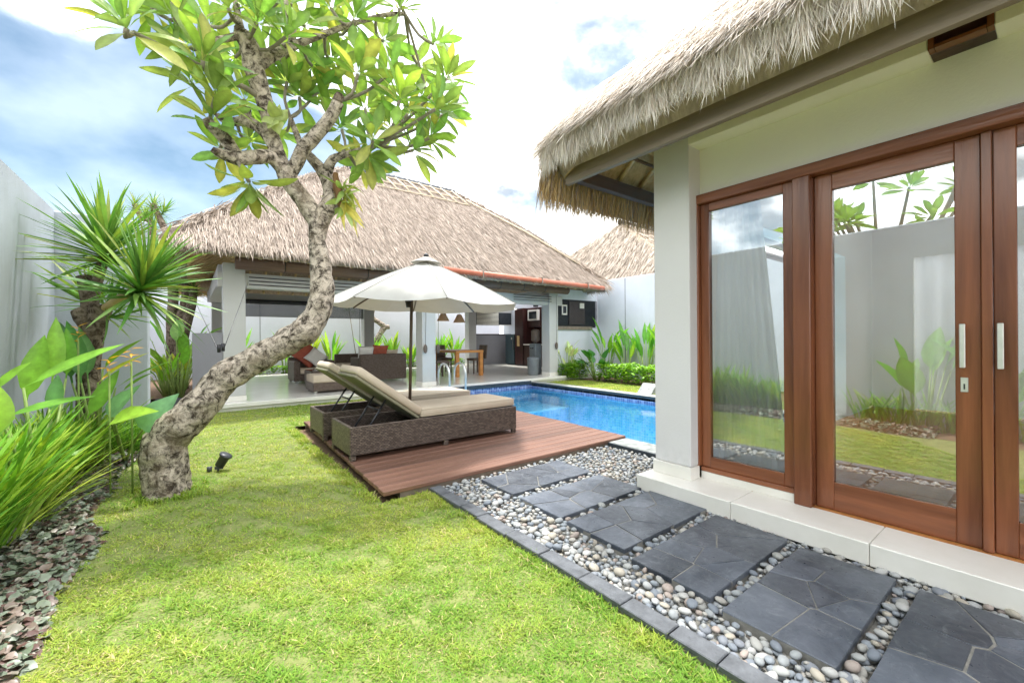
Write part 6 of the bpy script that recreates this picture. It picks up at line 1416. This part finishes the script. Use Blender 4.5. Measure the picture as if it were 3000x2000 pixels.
for i, (x, y, n, h, lb) in enumerate(((10.45, 8.75, 12, .55, 'tall ginger plant in the corner behind the philodendron'), (10.45, 8.0, 18, .5, 'leafy ginger plant behind the left end of the hedge'), (10.45, 7.3, 18, .5, 'leafy ginger plant behind the middle of the hedge'), (10.4, 6.55, 18, .5, 'leafy ginger plant behind the hedge near the villa column'), (10.3, 5.8, 18, .6, 'broad bright ginger plant half hidden by the villa column'))):
    broad_plant('ginger_plant', lb, 'plant', (x, y, 0), n, (.55, .85), (.11, .16), (.1, .55), [(.12, .36, .03), (.17, .42, .04), (.26, .48, .05), (.10, .30, .03)], PROF_LANCE, True, 70 + i, (.1, .5), 'ginger plants along the right wall', hmin=h)
# bed along the back wall, seen through the pavilion
back = [(1.2, 'ginger plant at the far left behind the pavilion floor'), (2.6, 'ginger plant behind the left armchair'), (3.3, 'yellowish ginger plant right of the armchair'), (4.1, 'ginger plant between armchair and back column'), (5.6, 'ginger plant right of the back column'), (6.4, 'ginger plant left of the parasol pole'), (7.2, 'small ginger plant just right of the parasol pole'), (8.6, 'broad-leaved ginger plant behind the dining table'), (9.3, 'dark ginger plant beside the right back column')]
for i, (x, lb) in enumerate(back):
    yel = [(.36, .46, .05), (.30, .46, .05), (.45, .40, .06)] if i == 2 else [(.17, .42, .04), (.24, .48, .05), (.30, .50, .06), (.14, .36, .03)]
    broad_plant('ginger_plant', lb, 'plant', (x * 1.04, 17.0, 0), 22 if i < 7 else 26, (.6, .9), (.09, .14), (.1, .5), yel, PROF_LANCE, True, 90 + i, (.1, .5), 'ginger plants along the back wall', hmin=.42 if i != 6 else .25)
hedge('low light green hedge along the back wall behind the pavilion', 0.8, 9.8, 16.45, 16.75, .42, 2800, HC, (.09, .14), 5)
for i, (u, lb) in enumerate(((0, 'leafy yellow-green croton in front of the slender dracaena'), (1, 'yellow-green croton beside the pavilion low wall'))):
    p = ((-0.370, 13.070, 0.000), (-0.120, 13.400, 0.000))[i]; broad_plant('croton', lb, 'plant', (p[0] * .9 - .1, min(p[1], 12.6) + i * .5, 0), 34, (.4, .65), (.07, .11), (.2, 1.1), [(.30, .44, .05), (.42, .48, .05), (.20, .40, .04)], PROF_LANCE, True, 120 + i, (.2, .7), hmin=.3)
broad_plant('banana_plant', 'bright broad-leaved plant left of the pavilion low wall', 'plant', (-.22, 12.1, 0), 12, (.6, .9), (.2, .28), (.15, .7), [(.22, .44, .05), (.16, .40, .04)], PROF_BANANA, True, 130, (.2, .6), hmin=.6)
def bonsai():
    t = thing('frangipani_sapling', 'small twisted bare-trunked frangipani against the back wall', 'tree', (6.2, 17.3, 0)); 
    P = [(5.950, 17.300, 0.820), (6.190, 17.300, 1.360), (6.450, 17.300, 1.780), (6.270, 17.300, 1.960), (5.960, 17.300, 2.200), (6.020, 17.300, 2.560), (6.090, 17.300, 2.890), (5.880, 17.300, 3.210)]
    P = [(P[0][0], P[0][1], -.02)] + P
    limb_tube('trunk', t, P, [.13, .11, .11, .12, .10, .09, .08, .08, .07], M_bark, 12, .06, .15, 6, 4)
    limb_tube('stub', t, [P[3], (P[3][0] + .22, P[3][1], P[3][2] + .02)], [.09, .10], M_bark, 10, .05, .2, 8, 5)
bonsai()
def wall_plant():
    c = Vector((5.120, 17.700, 2.700)); t = thing('hanging_plant', 'small feathery plant tied to the back wall left of the back column', 'plant', c)
    def fn(i): return leaf_shape(.30, .05, PROF_LANCE, .4, .2, 0, (.10, .28, .05), (.15, .33, .07), None, 0, i)
    ls = LeafSet('leaf', 4, fn, M_leaf)
    for k in range(22): a = k * 2.4; ls.put(k % 4, basis(Vector((math.cos(a), math.sin(a) * .6 - .2, rnd.uniform(-.8, .9))), Vector((0, 0, 1)), 0, c + Vector((rnd.uniform(-.1, .1), 0, rnd.uniform(-.3, .2)))), t)
    tube('stem', t, [(c.x + .35, 17.6, 0), c], .015, M_twig, 6)
wall_plant()

def wall_tree():
    c0 = Vector((-2.7, 1.9, 3.4)); t = thing('frangipani_tree', 'leafy frangipani crown over the left wall, mirrored in the door glass', 'tree', (-2.7, 1.9, 0)); rg = random.Random(44)
    limb_tube('trunk', t, [(-2.7, 1.9, -.05), (-2.65, 1.9, 1.4), (-2.7, 1.9, 2.6)], [.12, .10, .09], M_bark, 12, .1, .1, 6, 9)
    def fn(i):
        q = random.Random(i + 900); c = [(.20, .38, .05), (.26, .44, .06), (.16, .32, .04)][i % 3]; return leaf_shape(q.uniform(.3, .4), q.uniform(.09, .12), PROF_PLUM, q.uniform(.1, .5), .2, .02, c, tuple(v * 1.3 for v in c), None, 0, i)
    ls = LeafSet('leaf', 9, fn, M_leaf); items = []
    for k in range(20):
        c = Vector((-2.7 + rg.uniform(-.7, .8), 1.9 + rg.uniform(-1.5, 1.5), rg.uniform(3.05, 4.2)))
        limb_tube('branch', t, [(-2.7, 1.9, 2.5), ((-2.7 + c.x) / 2, (1.9 + c.y) / 2, 2.75), c], [.05, .03, .018], M_twig, 7, .15, .05, 9, k)
        rosette(ls, items, c, (rg.uniform(-.4, .4), rg.uniform(-.4, .4), 1), 14, 25, 100, rg, 9, 0, (.8, 1.1), .05)
    V, F, C = merge([ls.arr(k, M) for k, M, d in items]); o = link('foliage', npmesh('foliage', V, F, M_leaf, C, smooth=True), t); o['kind'] = 'stuff'
wall_tree()
